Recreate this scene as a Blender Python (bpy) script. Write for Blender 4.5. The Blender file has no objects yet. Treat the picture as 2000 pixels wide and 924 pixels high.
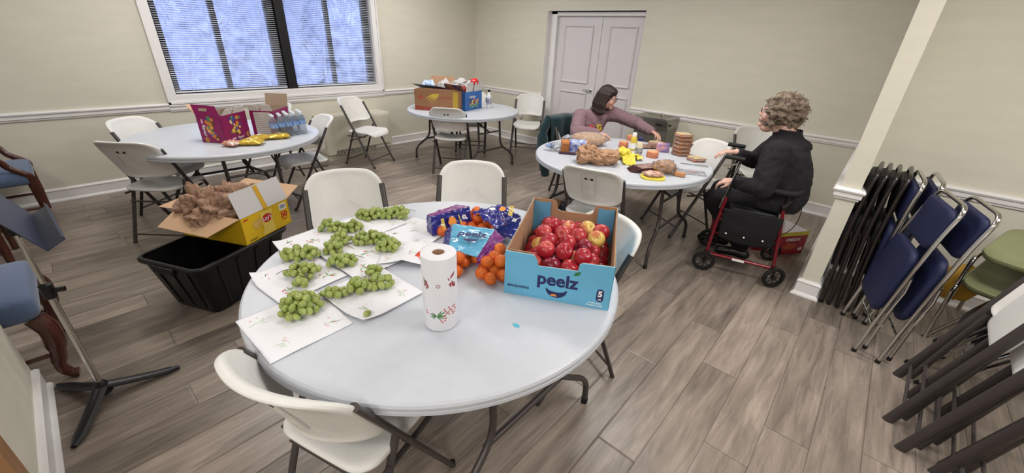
import bpy, bmesh, math, random
from mathutils import Vector, Matrix, noise
S = bpy.context.scene
COL = S.collection
PI = math.pi
R = random.Random(7)
V = Vector
# ------------------------------------------------------------------ helpers
def lin(c):
    o = []
    for v in c[:3]:
        v = v / 255.0
        o.append(v / 12.92 if v <= 0.04045 else ((v + 0.055) / 1.055) ** 2.4)
    return (*o, 1.0)
MATS = {}
def mat(name, rgb, rough=.5, metal=0, spec=.5, var=0.0, vs=8.0, bump=0.0, bs=60.0, trans=0.0, ior=1.45, coat=0.0, rgb2=None, emit=None, alpha=1.0, sss=0.0, stretch=(1, 1, 1), sheen=0.0):
    if name in MATS: return MATS[name]
    m = bpy.data.materials.new(name); m.use_nodes = True
    nt = m.node_tree; n = nt.nodes; l = nt.links; b = n['Principled BSDF']
    c = lin(rgb)
    b.inputs['Base Color'].default_value = c
    b.inputs['Roughness'].default_value = rough
    b.inputs['Metallic'].default_value = metal
    b.inputs['Specular IOR Level'].default_value = spec
    b.inputs['IOR'].default_value = ior
    b.inputs['Transmission Weight'].default_value = trans
    b.inputs['Coat Weight'].default_value = coat
    b.inputs['Alpha'].default_value = alpha
    b.inputs['Sheen Weight'].default_value = sheen
    if sss:
        b.inputs['Subsurface Weight'].default_value = sss
        b.inputs['Subsurface Scale'].default_value = .01
    if emit:
        b.inputs['Emission Color'].default_value = lin(emit[0]); b.inputs['Emission Strength'].default_value = emit[1]
    tc = n.new('ShaderNodeTexCoord'); mp = n.new('ShaderNodeMapping'); mp.inputs['Scale'].default_value = stretch
    l.new(tc.outputs['Object'], mp.inputs['Vector'])
    if var or rgb2:
        t = n.new('ShaderNodeTexNoise'); t.inputs['Scale'].default_value = vs; t.inputs['Detail'].default_value = 4
        l.new(mp.outputs['Vector'], t.inputs['Vector'])
        cr = n.new('ShaderNodeValToRGB')
        c2 = lin(rgb2) if rgb2 else tuple(max(0, x * (1 - var)) for x in c[:3]) + (1,)
        cr.color_ramp.elements[0].position = .35; cr.color_ramp.elements[1].position = .65
        cr.color_ramp.elements[0].color = c2
        cr.color_ramp.elements[1].color = c if rgb2 else tuple(min(1, x * (1 + var)) for x in c[:3]) + (1,)
        l.new(t.outputs['Fac'], cr.inputs['Fac']); l.new(cr.outputs['Color'], b.inputs['Base Color'])
    if bump:
        t = n.new('ShaderNodeTexNoise'); t.inputs['Scale'].default_value = bs; t.inputs['Detail'].default_value = 3
        l.new(mp.outputs['Vector'], t.inputs['Vector'])
        bp = n.new('ShaderNodeBump'); bp.inputs['Strength'].default_value = min(1, bump); bp.inputs['Distance'].default_value = .003 * max(1, bump)
        l.new(t.outputs['Fac'], bp.inputs['Height']); l.new(bp.outputs['Normal'], b.inputs['Normal'])
    MATS[name] = m
    return m
def tag(o, label=None, cat=None, group=None, kind=None):
    if label: o['label'] = label
    if cat: o['category'] = cat
    if group: o['group'] = group
    if kind: o['kind'] = kind
    return o
def thing(name, label, cat, loc=(0, 0, 0), rz=0.0, group=None, rot=None):
    o = bpy.data.objects.new(name, None); COL.objects.link(o)
    o.empty_display_size = .1
    o.location = loc; o.rotation_euler = rot if rot else (0, 0, rz)
    return tag(o, label, cat, group)
def copy_tree(o, parent=None):
    c = o.copy(); COL.objects.link(c)
    if parent: c.parent = parent
    for ch in list(o.children): copy_tree(ch, c)
    return c
def catmull(pts, n=6, closed=False):
    P = [V(p) for p in pts]; out = []
    m = len(P)
    rng = range(m) if closed else range(m - 1)
    for i in rng:
        p0 = P[(i - 1) % m] if (closed or i > 0) else P[i] * 2 - P[i + 1]
        p1 = P[i]; p2 = P[(i + 1) % m]
        p3 = P[(i + 2) % m] if (closed or i + 2 < m) else P[i + 1] * 2 - P[i]
        for k in range(n):
            t = k / n
            out.append(.5 * ((2 * p1) + (p2 - p0) * t + (2 * p0 - 5 * p1 + 4 * p2 - p3) * t * t + (3 * p1 - p0 - 3 * p2 + p3) * t ** 3))
    if not closed: out.append(P[-1])
    return out
def bend(pts, r=.04, n=5):
    """polyline with rounded corners"""
    P = [V(p) for p in pts]; out = [P[0]]
    for i in range(1, len(P) - 1):
        a, b, c = P[i - 1], P[i], P[i + 1]
        d1 = min(r, (a - b).length * .45); d2 = min(r, (c - b).length * .45)
        s = b + (a - b).normalized() * d1; e = b + (c - b).normalized() * d2
        for k in range(n + 1):
            t = k / n; out.append(s * (1 - t) ** 2 + b * 2 * t * (1 - t) + e * t * t)
    out.append(P[-1]); return out
def rrect(w, h, r, n=5, cx=0, cy=0):
    o = []
    for sx, sy, a0 in ((1, 1, 0), (-1, 1, 90), (-1, -1, 180), (1, -1, 270)):
        for k in range(n + 1):
            a = math.radians(a0 + 90 * k / n)
            o.append((cx + sx * (w / 2 - r) + r * math.cos(a), cy + sy * (h / 2 - r) + r * math.sin(a)))
    return o
def frame(x=(1, 0, 0), y=(0, 1, 0), o=(0, 0, 0)):
    x = V(x).normalized(); y = V(y); y = (y - x * y.dot(x)).normalized(); z = x.cross(y)
    m = Matrix((x, y, z)).transposed().to_4x4(); m.translation = V(o); return m
class MB:
    def __init__(s): s.b = bmesh.new(); s.mi = 0; s.T = Matrix()
    def v(s, p): return s.b.verts.new(s.T @ V(p))
    def f(s, vs):
        try:
            f = s.b.faces.new(vs); f.material_index = s.mi; return f
        except ValueError: return None
    def quad(s, *p): return s.f([s.v(q) for q in p])
    def box(s, c, d, M=None, taper=None):
        hx, hy, hz = d[0] / 2, d[1] / 2, d[2] / 2; M = M or Matrix()
        vs = []
        for z in (-1, 1):
            t = taper if (taper and z < 0) else 1
            for x, y in ((-1, -1), (1, -1), (1, 1), (-1, 1)):
                vs.append(s.v(V(c) + (M @ V((x * hx * t, y * hy * t, z * hz)))))
        for q in ((3, 2, 1, 0), (4, 5, 6, 7), (0, 1, 5, 4), (1, 2, 6, 5), (2, 3, 7, 6), (3, 0, 4, 7)): s.f([vs[i] for i in q])
        return s
    def rings(s, rings, closed=False, cap=True):
        R_ = [[s.v(p) for p in r] for r in rings]; n = len(R_[0])
        m = len(R_)
        for i in range(m if closed else m - 1):
            a, b = R_[i], R_[(i + 1) % m]
            for j in range(n): s.f([a[j], a[(j + 1) % n], b[(j + 1) % n], b[j]])
        if cap and not closed: s.f(R_[0][::-1]); s.f(R_[-1])
        return s
    def tube(s, pts, r, seg=10, closed=False, ry=None, up=(0, 0, 1)):
        P = [V(p) for p in pts]; m = len(P); rs = r if isinstance(r, (list, tuple)) else [r] * m
        t0 = (P[1] - P[0]).normalized(); u = V(up)
        if abs(u.dot(t0)) > .95: u = V((1, 0, 0)) if abs(t0.x) < .9 else V((0, 1, 0))
        x = t0.cross(u).normalized(); rings = []
        for i in range(m):
            if closed: t = (P[(i + 1) % m] - P[i - 1])
            else: t = P[min(i + 1, m - 1)] - P[max(i - 1, 0)]
            t = t.normalized(); x = (x - t * x.dot(t)).normalized(); y = x.cross(t)
            k = (ry / (r if not isinstance(r, (list, tuple)) else r[0])) if ry else 1
            rings.append([P[i] + x * math.cos(2 * PI * j / seg) * rs[i] + y * math.sin(2 * PI * j / seg) * rs[i] * k for j in range(seg)])
        return s.rings(rings, closed)
    def lathe(s, prof, seg=24, M=None, cap=True):
        M = M or Matrix()
        return s.rings([[M @ V((r * math.cos(2 * PI * j / seg), r * math.sin(2 * PI * j / seg), z)) for j in range(seg)] for r, z in prof], cap=cap)
    def prism(s, out, z0, z1, M=None):
        M = M or Matrix()
        return s.rings([[M @ V((x, y, z)) for x, y in out] for z in (z0, z1)])
    def ell(s, c, r, M=None, u=16, w=10):
        M = M or Matrix(); r = (r, r, r) if not isinstance(r, (tuple, list)) else r
        rr = []
        for i in range(1, w):
            a = PI * i / w
            rr.append([V(c) + M @ V((r[0] * math.sin(a) * math.cos(2 * PI * j / u), r[1] * math.sin(a) * math.sin(2 * PI * j / u), -r[2] * math.cos(a))) for j in range(u)])
        s.rings(rr, cap=False)
        n = len(s.b.verts); s.b.verts.ensure_lookup_table()
        vs = s.b.verts[n - (w - 1) * u:]
        t = s.v(V(c) + M @ V((0, 0, r[2]))); b = s.v(V(c) + M @ V((0, 0, -r[2])))
        for j in range(u):
            s.f([vs[(j + 1) % u], vs[j], b]); s.f([vs[(w - 2) * u + j], vs[(w - 2) * u + (j + 1) % u], t])
        return s
    def slab(s, out, half, edge=None, deform=None, prof=None, M=None):
        """closed pad from outline: rounded rim; deform(x,y,t)->xyz"""
        prof = prof or [(0.02, 1), (.5, 1), (.85, 1), (.95, .9), (.985, .6), (1, 0)]
        cx = sum(p[0] for p in out) / len(out); cy = sum(p[1] for p in out) / len(out)
        D = deform or (lambda x, y, t: (x, y, t)); M = M or Matrix()
        seq = [(k, h * half) for k, h in prof] + [(k, -h * half) for k, h in prof[-2::-1]]
        return s.rings([[M @ V(D(cx + (x - cx) * k, cy + (y - cy) * k, t)) for x, y in out] for k, t in seq])
    def grid(s, fn, nu, nv, closeu=False):
        vs = [[s.v(fn(i / nu, j / nv)) for j in range(nv + 1)] for i in range(nu + (0 if closeu else 1))]
        n = len(vs)
        for i in range(nu):
            for j in range(nv): s.f([vs[i][j], vs[(i + 1) % n][j], vs[(i + 1) % n][j + 1], vs[i][j + 1]])
        return s
    def build(s, name, m, parent=None, smooth=True, solid=0, bev=0, sub=0, noise_amp=0, noise_s=10, angle=40, loc=None):
        bmesh.ops.recalc_face_normals(s.b, faces=s.b.faces[:])
        if noise_amp:
            for v in s.b.verts: v.co += V(noise.noise_vector(v.co * noise_s)) * noise_amp
        me = bpy.data.meshes.new(name); s.b.to_mesh(me); s.b.free()
        for q in (m if isinstance(m, (list, tuple)) else [m]): me.materials.append(q)
        if smooth:
            me.polygons.foreach_set('use_smooth', [True] * len(me.polygons))
            try: me.set_sharp_from_angle(angle=math.radians(angle))
            except Exception: pass
        o = bpy.data.objects.new(name, me); COL.objects.link(o)
        if parent: o.parent = parent
        if loc: o.location = loc
        if bev:
            d = o.modifiers.new('b', 'BEVEL'); d.width = bev; d.segments = 2; d.limit_method = 'ANGLE'; d.angle_limit = math.radians(50)
        if solid:
            d = o.modifiers.new('s', 'SOLIDIFY'); d.thickness = solid; d.offset = 0
        if sub:
            d = o.modifiers.new('u', 'SUBSURF'); d.levels = sub; d.render_levels = sub
        return o
def struct(name, mb, m, **k):
    o = mb.build(name, m, **k); o['kind'] = 'structure'; return o
def text(body, size, m, parent, M, name='lettering', extrude=.0004, bold=0.0, align='CENTER', sx=1.0):
    cu = bpy.data.curves.new(name, 'FONT'); cu.body = body; cu.size = size; cu.extrude = extrude; cu.offset = bold
    cu.align_x = align; cu.align_y = 'CENTER'; cu.materials.append(m); cu.resolution_u = 3
    o = bpy.data.objects.new(name, cu); COL.objects.link(o); me = bpy.data.meshes.new_from_object(o); bpy.data.objects.remove(o)
    if not me.materials: me.materials.append(m)
    o = bpy.data.objects.new(name, me); COL.objects.link(o); o.parent = parent
    o.matrix_local = M @ Matrix.Diagonal((sx, 1, 1, 1)); return o

# ------------------------------------------------------------------ camera
cam = bpy.data.cameras.new('camera'); co = bpy.data.objects.new('camera', cam); COL.objects.link(co)
yaw, pitch, roll = -0.7128, .4588, .0472
F_ = V((math.sin(yaw) * math.cos(pitch), math.cos(yaw) * math.cos(pitch), -math.sin(pitch)))
r_ = V((math.cos(yaw), -math.sin(yaw), 0)); u_ = r_.cross(F_)
r2 = r_ * math.cos(roll) + u_ * math.sin(roll); u2 = -r_ * math.sin(roll) + u_ * math.cos(roll)
mw = Matrix((r2, u2, -F_)).transposed().to_4x4(); mw.translation = V((0, 0, 1.6458)); co.matrix_world = mw
cam.sensor_width = 36; cam.lens = 783.2849 / 2000 * 36; cam.clip_start = .02; cam.clip_end = 300
S.camera = co
vs_ = S.view_settings; vs_.view_transform = 'Standard'; vs_.look = 'None'; vs_.gamma = 1; vs_.use_curve_mapping = False; vs_.exposure = 0.0
S.cycles.max_bounces = 8; S.cycles.diffuse_bounces = 4; S.cycles.glossy_bounces = 3; S.cycles.transparent_max_bounces = 12; S.cycles.transmission_bounces = 6
S.cycles.use_denoising = True
S.cycles.sample_clamp_indirect = 4

# ------------------------------------------------------------------ materials
wallm = mat('cream_wallpaper', (214, 210, 196), .65, spec=.25, var=.02, vs=3, bump=.25, bs=90, stretch=(1, 1, 5))
trimm = mat('white_gloss_paint', (232, 230, 230), .3, var=.01)
ceilm = mat('ceiling_paint', (235, 233, 226), .8)
whitep = mat('white_plastic', (218, 217, 214), .42, var=.015, vs=30, bump=.12, bs=350)
tablep = mat('table_plastic', (190, 194, 203), .38, var=.015, vs=20, bump=.2, bs=260)
dkmetal = mat('dark_powdercoat', (62, 56, 55), .38, spec=.5, var=.05, bump=.05, bs=300)
blackm = mat('black_plastic', (20, 20, 22), .42)
chrome = mat('chrome', (205, 203, 200), .12, metal=1)
steelm = mat('brushed_steel', (165, 163, 158), .32, metal=1, var=.05, vs=30, stretch=(1, 1, 12))
cardm = mat('cardboard', (170, 134, 104), .85, var=.06, vs=6)
cardl = mat('cardboard_light', (196, 160, 128), .85, var=.04, vs=5)
woodm = mat('dark_mahogany', (74, 38, 28), .3, var=.25, vs=6, stretch=(6, 6, 1), coat=.3)
skinm = mat('skin', (206, 160, 145), .5, sss=.15, var=.06, vs=25)
whiteprint = mat('white_print', (238, 238, 238), .5)
blackprint = mat('black_print', (25, 25, 30), .5)

def floor_mat():
    m = bpy.data.materials.new('grey_oak_laminate'); m.use_nodes = True
    nt = m.node_tree; n = nt.nodes; l = nt.links; b = n['Principled BSDF']
    def math_(op, a=None, b_=None, c=None):
        q = n.new('ShaderNodeMath'); q.operation = op
        for i, x in enumerate((a, b_, c)):
            if x is None: continue
            if isinstance(x, (int, float)): q.inputs[i].default_value = x
            else: l.new(x, q.inputs[i])
        return q.outputs[0]
    tc = n.new('ShaderNodeTexCoord'); sp = n.new('ShaderNodeSeparateXYZ'); l.new(tc.outputs['Object'], sp.inputs[0])
    x, y = sp.outputs[0], sp.outputs[1]
    u = math_('DIVIDE', math_('ADD', x, -.0647 + .187 * 60), .187); col = math_('FLOOR', u); fu = math_('FRACT', u)
    wn = n.new('ShaderNodeTexWhiteNoise'); wn.noise_dimensions = '1D'; l.new(col, wn.inputs['W'])
    v = math_('ADD', math_('DIVIDE', math_('ADD', y, 20.0), 1.22), wn.outputs['Value']); row = math_('FLOOR', v); fv = math_('FRACT', v)
    cid = n.new('ShaderNodeCombineXYZ'); l.new(col, cid.inputs[0]); l.new(row, cid.inputs[1])
    wn2 = n.new('ShaderNodeTexWhiteNoise'); wn2.noise_dimensions = '3D'; l.new(cid.outputs[0], wn2.inputs['Vector'])
    pid = wn2.outputs['Value']
    gc = n.new('ShaderNodeCombineXYZ'); l.new(math_('MULTIPLY', x, 16.0), gc.inputs[0]); l.new(math_('MULTIPLY', y, 1.4), gc.inputs[1]); l.new(math_('MULTIPLY', pid, 37.0), gc.inputs[2])
    t = n.new('ShaderNodeTexNoise'); t.inputs['Scale'].default_value = 1.9; t.inputs['Detail'].default_value = 9; t.inputs['Roughness'].default_value = .68; t.inputs['Distortion'].default_value = .8
    l.new(gc.outputs[0], t.inputs['Vector'])
    gc2 = n.new('ShaderNodeCombineXYZ'); l.new(math_('MULTIPLY', x, 5.0), gc2.inputs[0]); l.new(math_('MULTIPLY', y, .9), gc2.inputs[1]); l.new(math_('MULTIPLY', pid, 11.0), gc2.inputs[2])
    t2 = n.new('ShaderNodeTexNoise'); t2.inputs['Scale'].default_value = 1.0; t2.inputs['Detail'].default_value = 3; t2.inputs['Distortion'].default_value = 2.0; l.new(gc2.outputs[0], t2.inputs['Vector'])
    k = math_('ADD', math_('MULTIPLY', t.outputs['Fac'], .75), math_('ADD', math_('MULTIPLY', t2.outputs['Fac'], .45), math_('MULTIPLY', pid, .22)))
    cr = n.new('ShaderNodeValToRGB'); e = cr.color_ramp.elements
    e[0].position = .42; e[0].color = lin((86, 76, 70)); e[1].position = .92; e[1].color = lin((164, 151, 139))
    q = e.new(.62); q.color = lin((120, 109, 100)); q = e.new(.76); q.color = lin((141, 128, 118))
    l.new(k, cr.inputs['Fac'])
    # seam mask
    du = math_('MINIMUM', fu, math_('SUBTRACT', 1.0, fu)); dv = math_('MINIMUM', fv, math_('SUBTRACT', 1.0, fv))
    su = math_('LESS_THAN', du, .011); sv = math_('LESS_THAN', dv, .0018); sm = math_('MAXIMUM', su, sv)
    mx = n.new('ShaderNodeMixRGB'); mx.blend_type = 'MULTIPLY'; mx.inputs[2].default_value = (.42, .40, .38, 1); l.new(math_('MULTIPLY', sm, .8), mx.inputs[0]); l.new(cr.outputs[0], mx.inputs[1])
    l.new(mx.outputs[0], b.inputs['Base Color'])
    b.inputs['Roughness'].default_value = .34; b.inputs['Specular IOR Level'].default_value = .5
    hb = math_('MINIMUM', math_('MULTIPLY', du, 28.0), math_('MINIMUM', math_('MULTIPLY', dv, 180.0), 1.0))
    hh = math_('ADD', hb, math_('MULTIPLY', t.outputs['Fac'], .25))
    bp = n.new('ShaderNodeBump'); bp.inputs['Strength'].default_value = .55; bp.inputs['Distance'].default_value = .0022; l.new(hh, bp.inputs['Height']); l.new(bp.outputs['Normal'], b.inputs['Normal'])
    return m
# ------------------------------------------------------------------ room shell
XL, YB, ZC = -5.794, 5.464, 2.72
WT = .14
def wbox(name, x0, x1, y0, y1, z0, z1, m=None, mb=None):
    q = mb or MB(); q.box(((x0 + x1) / 2, (y0 + y1) / 2, (z0 + z1) / 2), (x1 - x0, y1 - y0, z1 - z0))
    return q if mb is not None or name is None else struct(name, q, m or wallm, smooth=False)
wbox('floor', XL - .2, 4.2, -3.2, 6.0, -.1, 0, floor_mat())
wbox('ceiling', XL - .2, 4.2, -3.2, 6.0, ZC, ZC + .1, ceilm)
# left wall with window opening
WY0, WY1, WZ0, WZ1 = .98, 3.44, .93, 2.32
q = MB()
for a in ((-3.2, WY0, 0, ZC), (WY1, YB + .3, 0, ZC), (WY0, WY1, 0, WZ0), (WY0, WY1, WZ1, ZC)):
    wbox(None, XL - WT, XL, a[0], a[1], a[2], a[3], mb=q)
struct('wall_left', q, wallm, smooth=False)
# back wall with door recess
DX0, DX1, DZ = -4.222, -2.648, 2.046
q = MB()
for a in ((XL - WT, DX0, 0, ZC), (DX1, .06, 0, ZC), (DX0, DX1, DZ, ZC)):
    wbox(None, a[0], a[1], YB, YB + .30, a[2], a[3], mb=q)
struct('wall_back', q, wallm, smooth=False)
wbox('wall_wing', -.05, .057, 3.381, YB, 0, ZC)
wbox('wall_right', .057, 4.2, 4.065, 4.2, 0, ZC)
wbox('wall_far_right', 4.06, 4.2, -3.2, 4.065, 0, ZC)
wbox('wall_near', -2.6, -1.64, -.58, -.43, 0, ZC)
wbox('wall_south', -2.45, 4.2, -3.2, -3.06, 0, ZC)
wbox('wall_near_return', -2.6, -2.45, -3.2, -.58, 0, ZC)
wbox('wall_rear', XL, -2.6, -3.2, -3.06, 0, ZC)
# mouldings: profile (offset from wall, z)
BBP = [(0, 0), (.032, 0), (.034, .012), (.026, .026), (.018, .032), (.018, .108), (.022, .112), (.022, .120), (.012, .132), (0, .134)]
CRP = [(0, .775), (.012, .778), (.014, .790), (.022, .796), (.022, .822), (.030, .830), (.034, .842), (.026, .852), (0, .856)]
def mould(name, path, prof, m=trimm):
    """path: list of (x,y); wall is on the right of travel, room on the left"""
    P = [V((a, b, 0)) for a, b in path]; q = MB(); rings = []
    for i, p in enumerate(P):
        ds = []
        if i > 0: ds.append((P[i] - P[i - 1]).normalized())
        if i < len(P) - 1: ds.append((P[i + 1] - P[i]).normalized())
        ns = [V((-d.y, d.x, 0)) for d in ds]; nn = sum(ns, V())
        nn = nn / nn.dot(ns[0])
        rings.append([p + nn * o + V((0, 0, z)) for o, z in prof])
    q.rings(rings); return struct(name, q, m, angle=25)
mould('baseboard_left', [(XL, YB), (XL, -3.06)], BBP)
mould('baseboard_back', [(DX0 - .0, YB), (XL, YB)], BBP)
mould('baseboard_right', [(4.06, 4.065), (.057, 4.065), (.057, 3.381), (-.05, 3.381), (-.05, YB), (DX1, YB)], BBP)
mould('baseboard_near', [(-2.6, -3.06), (-2.6, -.43), (-1.69, -.43)], BBP)
q = MB(); q.box((-1.645, -.42, 1.03), (.085, .04, 2.06)); q.box((-1.63, -.505, 1.03), (.02, .19, 2.06))
struct('trim_2', q, mat('oak_casing', (150, 112, 76), .45, var=.15, vs=5, stretch=(8, 8, 1)), smooth=False, bev=.003)
mould('trim_rail_left_south', [(XL, .894), (XL, -3.06)], CRP)
mould('trim_rail_left_north', [(XL, YB), (XL, 3.535)], CRP)
mould('trim_rail_below_window', [(XL, 3.535), (XL, .894)], [(a, b - .012) for a, b in CRP])
mould('trim_rail_back', [(DX0, YB), (XL, YB)], CRP)
mould('trim_rail_right', [(4.06, 4.065), (.057, 4.065), (.057, 3.381), (-.05, 3.381), (-.05, YB), (DX1, YB)], CRP)
# ------------------------------------------------------------------ window
framem = mat('black_window_frame', (16, 16, 20), .45)
glassm = mat('window_glass', (235, 242, 255), .02, trans=1, ior=1.02, spec=.2)
blindm = mat('blind_slat_vinyl', (225, 228, 236), .5)
win = thing('window_1', None, None, (XL, (WY0 + WY1) / 2, WZ0)); win['kind'] = 'structure'
WL = WY1 - WY0; WH = WZ1 - WZ0
q = MB()
cw = .085
def casing(q, y0, y1, z0, z1, w):
    for (a, b, c, d) in ((y0 - w, y1 + w, z0 - w, z0), (y0 - w, y1 + w, z1, z1 + w), (y0 - w, y0, z0, z1), (y1, y1 + w, z0, z1)):
        q.box((.011, (a + b) / 2, (c + d) / 2), (.022, b - a, d - c))
        pass
    for (a, b, c, d) in ((y0 - w, y1 + w, z0 - w, z0 - w + .02), (y0 - w, y1 + w, z1 + w - .02, z1 + w), (y0 - w, y0 - w + .02, z0 - w, z1 + w), (y1 + w - .02, y1 + w, z0 - w, z1 + w)):
        q.box((.019, (a + b) / 2, (c + d) / 2), (.038, b - a, d - c))
casing(q, -WL / 2, WL / 2, 0, WH, cw)
# reveal lining
q.box((-.06, 0, .004), (.12, WL, .008)); q.box((-.06, -WL / 2 + .004, WH / 2), (.12, .008, WH)); q.box((-.06, WL / 2 - .004, WH / 2), (.12, .008, WH)); q.box((-.06, 0, WH - .004), (.12, WL, .008))
q.build('window_casing', trimm, win, smooth=False)
yc = (WY0 + WY1) / 2
def fr(q, y0, y1, z0, z1, x=-.09, d=.05): q.box((x, (y0 + y1) / 2 - yc, (z0 + z1) / 2 - WZ0), (d, y1 - y0, z1 - z0))
q = MB()
fr(q, WY0, 1.05, WZ0, WZ1); fr(q, 3.345, WY1, WZ0, WZ1); fr(q, WY0, WY1, WZ0, WZ0 + .045); fr(q, WY0, WY1, WZ1 - .05, WZ1)
fr(q, 1.515, 1.570, WZ0, WZ1); fr(q, 2.085, 2.19, WZ0, WZ1); fr(q, 2.81, 2.862, WZ0, WZ1)
q.build('window_frame', framem, win, smooth=False)
q = MB(); fr(q, 2.178, 2.285, WZ0, WZ1, -.058, .10)
q.build('mullion', framem, win, smooth=False)
for (a, b) in ((1.05, 1.515), (1.570, 2.085), (2.19, 2.81), (2.862, 3.345)):
    q = MB(); fr(q, a, b, WZ0 + .045, WZ1 - .05, -.105, .005); q.build('pane', glassm, win, smooth=False)
def blind(y0, y1, label):
    t = thing('window_blind', label, 'blind', (XL - .035, (y0 + y1) / 2, WZ0 + .02), group='mini blinds in the window')
    L = y1 - y0; q = MB(); z = .03; ti = math.radians(12)
    while z < WH - .05:
        dx = .0125 * math.cos(ti); dz = .0125 * math.sin(ti)
        q.box((0, 0, z), (.025, L, .0009), Matrix.Rotation(ti, 3, 'Y')); z += .0213
    q.build('slats', blindm, t, smooth=False)
    q = MB(); q.box((0, 0, .008), (.026, L, .014)); q.build('bottom_rail', blindm, t, bev=.003)
    q = MB(); q.box((0, 0, WH - .045), (.03, L, .03)); q.build('head_rail', blindm, t, bev=.003)
    for k in (-.36, 0.02, .36):
        q = MB(); q.tube([(.014, k * L, .01), (.014, k * L, WH - .05)], .0009, 5); q.tube([(-.014, k * L, .01), (-.014, k * L, WH - .05)], .0009, 5); q.build('ladder_cord', blindm, t)
blind(1.0, 2.165, 'left white mini blind with open slats over the snowy window, left of the black mullion')
blind(2.30, 3.42, 'right white mini blind with open slats over the snowy window, right of the black mullion')
# ------------------------------------------------------------------ door
doorm = mat('white_door_paint', (214, 210, 212), .38, var=.01)
q = MB()
q.box((-4.165, YB + .10, 1.023), (.115, .02, 2.046)); q.box((-3.435, YB + .14, 2.036), (1.57, .10, .02))
q.box((-4.215 + .004, YB + .068, 1.023), (.008, .136, 2.046)); 
q.box((-4.13, YB + .115, 1.0), (.03, .04, 2.0)); q.box((-2.655, YB + .115, 1.0), (.03, .04, 2.0))
q.box((-3.43, YB + .10, 2.022), (1.58, .02, .045)); q.box((-3.43, YB + .115, 1.99), (1.5, .04, .02))
q.box((-3.435, YB + .068, 2.042), (1.58, .136, .010)); q.box((-4.165, YB + .155, 1.023), (.115, .09, 2.046))
struct('trim_1', q, trimm, smooth=False)
def leaf(x0, x1, n):
    t = thing('door_%d' % n, None, None, (x0, YB + .17, .01)); t['kind'] = 'structure'
    w = x1 - x0; h = 1.975
    q = MB(); q.box((w / 2, 0, h / 2), (w, .04, h)); q.build('door_panel', doorm, t, smooth=False, bev=.002)
    for z0, z1 in ((1.06, 1.85), (.14, .93)):
        q = MB(); a, b = .13, w - .13
        for (p, r_2) in (((a, z0), (b, z0)), ((b, z0), (b, z1)), ((b, z1), (a, z1)), ((a, z1), (a, z0))):
            d = V((r_2[0] - p[0], 0, r_2[1] - p[1])); L = d.length; d.normalize(); nn = V((-d.z, 0, d.x))
            ring = lambda o: [V((o[0], 0, o[1])) + nn * k * sgn + V((0, y, 0)) for k, y in ((0, -.02), (.0, -.036), (.010, -.040), (.022, -.032), (.030, -.02))]
            sgn = 1
            A = ring((p[0], p[1])); B = ring((r_2[0], r_2[1]))
            A = [a_ + d * (k * 1) for a_, k in zip(A, (0, 0, .010, .022, .030))]; B = [b_ - d * (k * 1) for b_, k in zip(B, (0, 0, .010, .022, .030))]
            q.rings([A, B])
        q.build('panel_moulding', doorm, t, angle=20)
    return t
wbox('light_block_behind_doors', -4.4, -2.5, YB + .20, YB + .30, 0, 2.2, doorm)  # unseen backing added to stop outside light leaking round the doors
d1 = leaf(-4.115, -3.352, 1); d2 = leaf(-3.346, -2.665, 2)
q = MB(); M = Matrix.Rotation(PI / 2, 4, 'X'); kx = .763 - .065; kz = .975
q.lathe([(.030, 0), (.030, .008), (.024, .014), (.012, .016), (.011, .05)], 20, Matrix.Translation((kx, -.02, kz)) @ M)
q.tube([(kx, -.062, kz), (kx - .03, -.066, kz), (kx - .11, -.062, kz - .004)], [.013, .011, .008], 10)
q.build('door_handle', chrome, d1)
# outlet low on the back wall
t = thing('wall_outlet', 'small white electrical outlet low on the wall behind the chair left of the doors', 'outlet', (-4.63, YB, .46))
q = MB(); q.box((0, -.004, 0), (.075, .008, .115)); q.build('cover_plate', trimm, t, bev=.002)
q = MB(); q.box((0, -.022, -.01), (.045, .03, .05)); q.build('plug', whitep, t, bev=.004)
# ------------------------------------------------------------------ lights
def area(name, loc, sx, sy, power, color, rot=(0, 0, 0)):
    l = bpy.data.lights.new(name, 'AREA'); l.shape = 'RECTANGLE'; l.size = sx; l.size_y = sy; l.energy = power; l.color = color
    o = bpy.data.objects.new(name, l); COL.objects.link(o); o.location = loc; o.rotation_euler = rot; return o
diffm = mat('light_diffuser', (255, 250, 240), .6, emit=((255, 248, 236), 1.5))
for i, (x, y, pw) in enumerate(((-4.3, 1.0, 30), (-4.3, 3.6, 34), (-1.9, 1.0, 5), (-1.5, 3.3, 36), (.75, 2.0, 44), (2.4, 2.4, 20), (1.2, -1.4, 46), (-.8, -1.6, 42), (-3.9, -1.3, 13))):  # unseen panels, some added to brighten alcove, wing wall end and camera-facing sides
    t = thing('unseen_ceiling_light', 'flat white rectangular ceiling light panel out of view, placed to even out the room light', 'ceiling light', (x, y, ZC), group='ceiling light panels')
    q = MB(); 
    for a, b, c, d in ((0, .3, 1.22, .02), (0, -.3, 1.22, .02), (.6, 0, .02, .6), (-.6, 0, .02, .6)): q.box((a, b, -.01), (c, d, .03))
    q.build('frame', trimm, t, smooth=False)
    q = MB(); q.box((0, 0, -.004), (1.18, .58, .006)); q.build('diffuser', diffm, t, smooth=False)
    area('unseen_ceiling_lamp', (x, y, ZC - .03), 1.15, .55, pw, (1, .975, .94))
# ------------------------------------------------------------------ outside
w = bpy.data.worlds.new('overcast'); S.world = w; w.use_nodes = True
bg = w.node_tree.nodes['Background']; bg.inputs[0].default_value = lin((210, 220, 249)); bg.inputs[1].default_value = 2.9
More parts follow.
